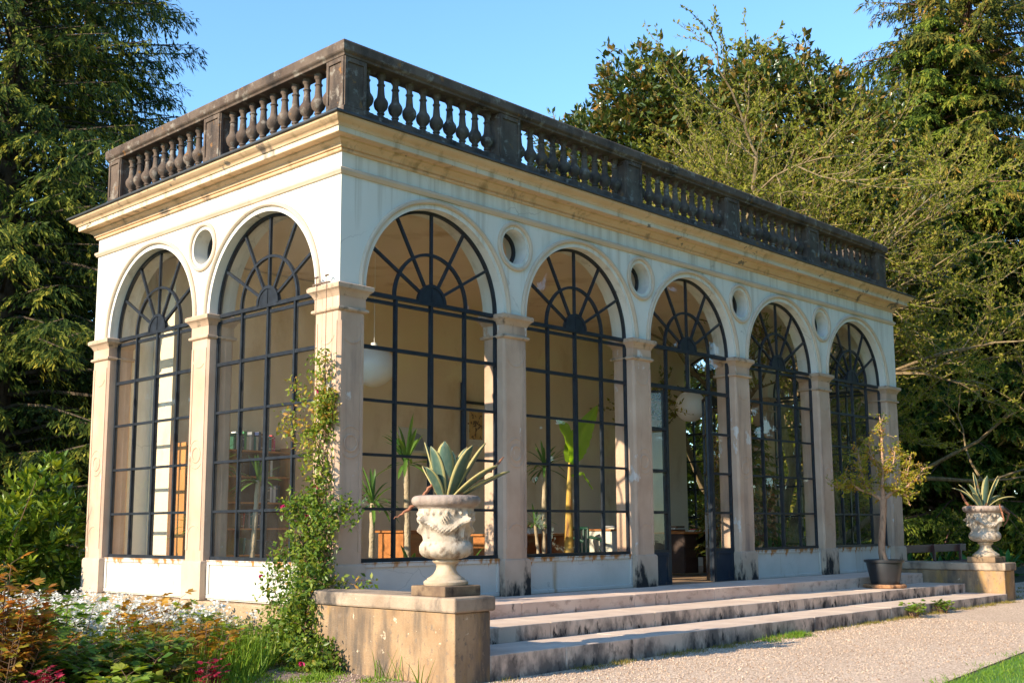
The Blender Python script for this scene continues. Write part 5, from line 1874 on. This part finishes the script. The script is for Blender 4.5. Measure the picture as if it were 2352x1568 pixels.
def bigleaf(path, W, up_):
    V, T, F = [], [], []
    pts = [Vector(p) for p in path]
    n = 16
    m = 7
    rsl = random.Random(len(path) * 31)
    for i in range(n + 1):
        q = i / n * (len(pts) - 1)
        k = min(int(q), len(pts) - 2)
        p = pts[k].lerp(pts[k + 1], q - k)
        d = (pts[k + 1] - pts[k]).normalized()
        s = d.cross(Vector(up_)).normalized()
        nn = s.cross(d)
        wd = W * (math.sin(PI * (.06 + .94 * i / n) ** .8) ** .7) * (1 + .06 * math.sin(i * 2.9)) + .004
        for j in range(m):
            uu = (j / (m - 1) - .5)
            V.append(tuple(p + s * uu * wd + nn * (abs(uu) * wd * .35 + .012 * math.sin(i * 1.7 + j))))
            T.append(.25 + .5 * (abs(uu) < .08) + rsl.random() * .3)
    for i in range(n):
        for j in range(m - 1):
            a_ = i * m + j
            F.append((a_, a_ + 1, a_ + m + 1, a_ + m))
    return V, F, T


V, F, T = [], [], []
for path, W, up_ in (([(bx0 + .06, by0, 2.40), (bx0 + .02, by0 - .02, 2.6), (bx0 - .14, by0 - .06, 2.85), (bx0 - .36, by0 - .1, 3.08)], .50, (.35, -1, .15)),
                     ([(bx0 + .07, by0, 2.40), (bx0 + .22, by0 + .02, 2.62), (bx0 + .55, by0 + .1, 2.98), (bx0 + .98, by0 + .16, 3.42)], .36, (-.75, -.8, .55)),
                     ([(bx0 + .05, by0, 2.2), (bx0 + .25, by0 - .1, 2.25), (bx0 + .38, by0 - .2, 2.0)], .05, (0, -1, .3))):
    v, f, tt = bigleaf(path, W, up_)
    o_ = len(V)
    V += v; T += tt
    F += [tuple(i + o_ for i in q) for q in f]
rawmesh('leaves', np.array(V), np.array(F), np.array(T), M['banana'], t, smooth=True)

# desks
def desk(name, label, x0, x1, y0, y1, zt, top, body):
    t = thing(name, label, 'desk', ((x0 + x1) / 2, (y0 + y1) / 2, ZF))
    mb = MB()
    mb.box(x0 - .04, y0 - .04, zt - .035, x1 + .04, y1 + .04, zt)
    mb.build('desk_top', top, t, bevel=.004)
    mb = MB()
    mb.box(x0, y0, ZF + .05, x0 + .45, y1, zt - .036)
    for k in range(3):
        mb.box(x0 + .02, y0 - .012, ZF + .09 + k * .22, x0 + .43, y0, ZF + .29 + k * .22)
    mb.build('drawer_unit', body, t, bevel=.004)
    mb = MB()
    mb.box(x1 - .04, y0, ZF, x1, y1, zt - .036)
    mb.build('side_board', body, t)
    mb = MB()
    mb.box(x0 + .45, y1 - .06, ZF + .3, x1 - .04, y1 - .03, zt - .036)
    mb.build('modesty_board', body, t)
    return t


desk('desk', 'orange wooden desk loaded with papers behind the second front window', 5.55, 7.2, 2.75, 3.4, 1.29, M['desk'], M['desk'])
desk('desk', 'dark brown desk with an orange edge seen through the open door', 9.35, 11.1, 1.75, 2.5, 1.30, M['desk'], M['darkwood'])


def stack(label, x, y, z, n, seed, w_=.3, d_=.22):
    rs = random.Random(seed)
    t = thing('paper_stack', label, 'paper stack', (x, y, z), 'stacks of books and papers on the desks')
    zz = z + .001
    for i in range(n):
        h = rs.uniform(.015, .05)
        mb = MB()
        mb.box(-w_ / 2 * rs.uniform(.7, 1), -d_ / 2, 0, w_ / 2 * rs.uniform(.7, 1), d_ / 2, h)
        c = rs.choice(['cream', 'white', 'orange', 'red', 'cream', 'brown', 'grey', 'white'])
        o = mb.build('sheet_bundle' if i % 2 else 'folder', M['book' + c], t, org=(0, 0, 0), loc=(rs.uniform(-.02, .02), rs.uniform(-.02, .02), zz - z))
        o.rotation_euler.z = rs.uniform(-.3, .3)
        zz += h + .0005


stack('heap of papers and pink folders at the left end of the orange desk', 5.85, 2.95, 1.29, 8, 1, .4)
stack('loose papers in the middle of the orange desk', 6.5, 3.0, 1.29, 4, 2, .4, .3)
stack('small pile of books at the right end of the orange desk', 6.95, 3.1, 1.29, 3, 3, .3)
stack('pile of papers at the left end of the dark desk', 9.6, 2.1, 1.30, 4, 4, .35)
stack('flat papers on the right half of the dark desk', 10.5, 2.1, 1.30, 2, 5, .5, .35)

# shelf table with books behind the urn
desk('desk', 'low wooden desk with books, half hidden behind the near urn', 3.55, 4.85, 2.9, 3.5, 1.36, M['desk'], M['desk'])
stack('pile of books on the low desk right of the near urn', 4.6, 3.1, 1.36, 6, 6, .3)

# green plastic chair
t = thing('plastic_chair', 'dark green plastic armchair beside the white cabinet', 'chair', (7.55, 2.6, ZF))
cx, cy = 7.6, 2.65
mb = MB()
mb.box(cx - .23, cy - .22, ZF + .42, cx + .23, cy + .22, ZF + .45)
mb.build('seat', M['greenplastic'], t, bevel=.012)
mb = MB()
nb_ = 9
for k in range(nb_):
    a_ = R(200 + 140 * k / (nb_ - 1)) + PI
    x, y = cx + .27 * math.cos(a_), cy + .05 + .25 * math.sin(a_)
    mb.tube([(x * .9 + cx * .1, y * .9 + cy * .1, ZF + .44), (x, y, ZF + .86)], [.024, .026], 6)
mb.tube([(cx + .28 * math.cos(R(20 + 140 * k / 14)), cy + .05 + .26 * math.sin(R(20 + 140 * k / 14)), ZF + .87) for k in range(15)], .035, 8)
mb.build('backrest', M['greenplastic'], t, smooth=50)
for sx in (-1, 1):
    mb = MB()
    mb.tube([(cx + sx * .27, cy + .1, ZF + .72), (cx + sx * .29, cy - .1, ZF + .68), (cx + sx * .27, cy - .2, ZF + .64)], [.03, .028, .025], 7)
    mb.build('armrest', M['greenplastic'], t, smooth=50)
    for sy_ in (-1, 1):
        mb = MB()
        mb.tube([(cx + sx * .21, cy + sy_ * .2, ZF + .43), (cx + sx * .25, cy + sy_ * .24, ZF)], [.03, .022], 7)
        mb.build('leg', M['greenplastic'], t, smooth=50)

t = thing('cabinet', 'white cabinet with an orange top beside the third pier', 'cabinet', (8.55, 2.75, ZF))
mb = MB()
mb.box(8.15, 2.5, ZF + .04, 8.95, 3.0, 1.33)
mb.build('carcass', M['cream'], t, bevel=.004)
mb = MB()
mb.box(8.12, 2.47, 1.332, 8.98, 3.03, 1.36)
mb.build('top_board', M['desk'], t)
for q in (0, 1):
    mb = MB()
    mb.box(8.16 + q * .395, 2.482, ZF + .07, 8.55 + q * .39, 2.5, 1.31)
    mb.build('door', M['cream'], t, bevel=.003)
stack('papers lying on the white cabinet', 8.5, 2.7, 1.36, 2, 9, .35)

# pictures on the back wall
M['poster'] = stone('poster_print', (0.55, 0.33, 0.11), (0.70, 0.48, 0.20), 3, [((0.16, 0.08, 0.05), 14, (1, 1, 1), 0.56, 0.62)], .6, 40, 0.0)
t = thing('poster', 'brown botanical poster of a small tree on the interior wall', 'poster', (7.28, 5.09, 3.35))
mb = MB()
mb.box(7.06, 5.085, 2.95, 7.50, 5.098, 3.66)
mb.build('sheet', M['paper'], t)
mb = MB()
mb.box(7.10, 5.082, 3.08, 7.46, 5.0845, 3.62)
mb.build('print', M['poster'], t)
mb = MB()
rs = random.Random(2)
mb.box(7.265, 5.079, 3.12, 7.285, 5.0815, 3.32)
for k in range(26):
    u, v = 7.275 + rs.gauss(0, .06), 3.38 + rs.gauss(0, .07)
    mb.box(u, 5.078 + k * .0001, v, u + .035, 5.0815, v + .03)
mb.build('tree_motif', M['bookbrown'], t)
t = thing('framed_picture', 'pale framed picture with a white arch on the interior wall', 'picture', (5.7, 5.09, 3.0))
mb = MB()
mb.box(5.33, 5.075, 2.76, 6.09, 5.098, 3.21)
mb.build('panel', M['cream'], t, bevel=.003)
mb = MB()
mb.slab([(5.52, 2.80)] + arch_pts(5.52, 5.92, 2.92, 16) + [(5.92, 2.80)], [], lambda u, d, w_: (u, 5.07 + d, w_), 0, .0045)
mb.build('arch_motif', M['bookgrey'], t)

t = thing('reflection_bars', 'black pipe standing in for a dark reflection in the glass, beside the poster', 'bars', (6.9, 5.05, 3.6))  # solid black shape added in place of a blurred dark reflection in the glass
mb = MB()
mb.tube([(6.9, 5.045, 2.6), (6.9, 5.045, 4.15)], .05, 12)
mb.build('upright_bar', M['iron'], t, smooth=50)
mb = MB()
mb.tube([(6.95, 5.045, 3.78), (7.7, 5.045, 3.78)], .03, 10)
mb.build('branch_bar', M['iron'], t, smooth=50)

# right hand interior: room firs, shelf, pot plants
def roomfir(label, x, y, h, seed):
    rg = np.random.default_rng(seed)
    t = thing('room_fir', label, 'potted plant', (x, y, ZF), 'potted room firs inside the pavilion')
    mb = MB()
    mb.lathe((x, y, ZF), [(.16, 0), (.21, .26), (.23, .26), (.23, .31), (.2, .31)], 24)
    mb.build('pot', M['terracotta'], t, smooth=40)
    mb = MB()
    mb.tube([(x, y, ZF + .28), (x + .02, y, ZF + h * .5), (x, y, ZF + h)], [.03, .02, .008], 7)
    P, D = [], []
    for k in range(int(h * 5)):
        z = ZF + .5 + (h - .5) * k / (h * 5)
        L = (.75 * (1 - (z - ZF) / h) ** .7 + .12)
        for q in range(6):
            a_ = q * PI / 3 + k * .5
            e = [(x + math.cos(a_) * L * s, y + math.sin(a_) * L * s, z + L * (.25 * s - .45 * s * s)) for s in (0, .5, 1)]
            mb.tube(e, [.007, .005, .003], 4, cap=False)
            for s in np.linspace(.15, 1, 12):
                for sd in (-1, 1):
                    for w_ in range(3):
                        P.append((x + math.cos(a_) * L * s, y + math.sin(a_) * L * s, z + L * (.25 * s - .45 * s * s)))
                        D.append((math.cos(a_ + sd * 1.1) + rg.normal(0, .3), math.sin(a_ + sd * 1.1) + rg.normal(0, .3), -.5 + rg.normal(0, .3)))
    mb.build('trunk', M['bark_tan'], t, smooth=60, recalc=False)
    P, D = np.array(P), np.array(D)
    ll = rg.uniform(.08, .18, len(P))
    leaves('foliage', P, D, rg.normal(0, 1, P.shape), ll, ll * .22, rg.normal(.5, .25, len(P)), M['roomfir'], t, .1)


roomfir('bronze room fir right of the open door', 10.1, 1.15, 2.9, 301)
roomfir('tall bronze room fir behind the fourth front window', 11.3, 1.5, 3.1, 302)
roomfir('slimmer room fir in front of the far shelf', 12.7, 2.9, 2.3, 303)
zs = shelfunit('bookshelf', 'tall orange bookshelf at the far end of the room seen through the fourth window', 11.9, 13.3, 2.15, 2.42, 2.55, 5, 2)
for k, wh in ((1, 'on the lowest shelf of the far bookshelf'), (2, 'on the middle shelf of the far bookshelf'), (3, 'on the upper shelf of the far bookshelf')):
    books(12.0, 13.2, 2.19, zs[k] + .013, 20 + k, wh, .85, None, (.14, .18), (.18, .26))
for i, (x, y, n, L, W, lab) in enumerate(((2.05, 1.05, 18, .42, .07, 'low bushy pot plant by the corner pier inside the first window'), (6.25, 1.15, 22, .34, .03, 'grassy plant in a red pot right of the banana stem'), (6.75, 1.7, 20, .36, .035, 'spider plant on the floor by the green chair'),
                                         (10.6, .75, 16, .5, .10, 'broad leaved pot plant behind the fourth window, left'), (11.15, .8, 22, .6, .06, 'tufted pot plant behind the fourth window, right'), (12.5, .9, 18, .55, .12, 'broad leaved pot plant behind the fifth window'),
                                         (13.4, 1.2, 16, .7, .16, 'large leaved pot plant in the far corner by the fifth window'), (9.1, .75, 18, .5, .09, 'pot plant behind the right side panel of the door'), (3.6, 1.5, 18, .45, .06, 'bushy pot plant hidden behind the near urn'))):
    bladeplant('pot_plant', lab, (x, y, ZF), n, L, W, M['roompl'], 400 + i, (25, 85), (.4, 1.6), (0, 1), 'potted plant', 'pot plants on the pavilion floor', .15, (.17, .26))
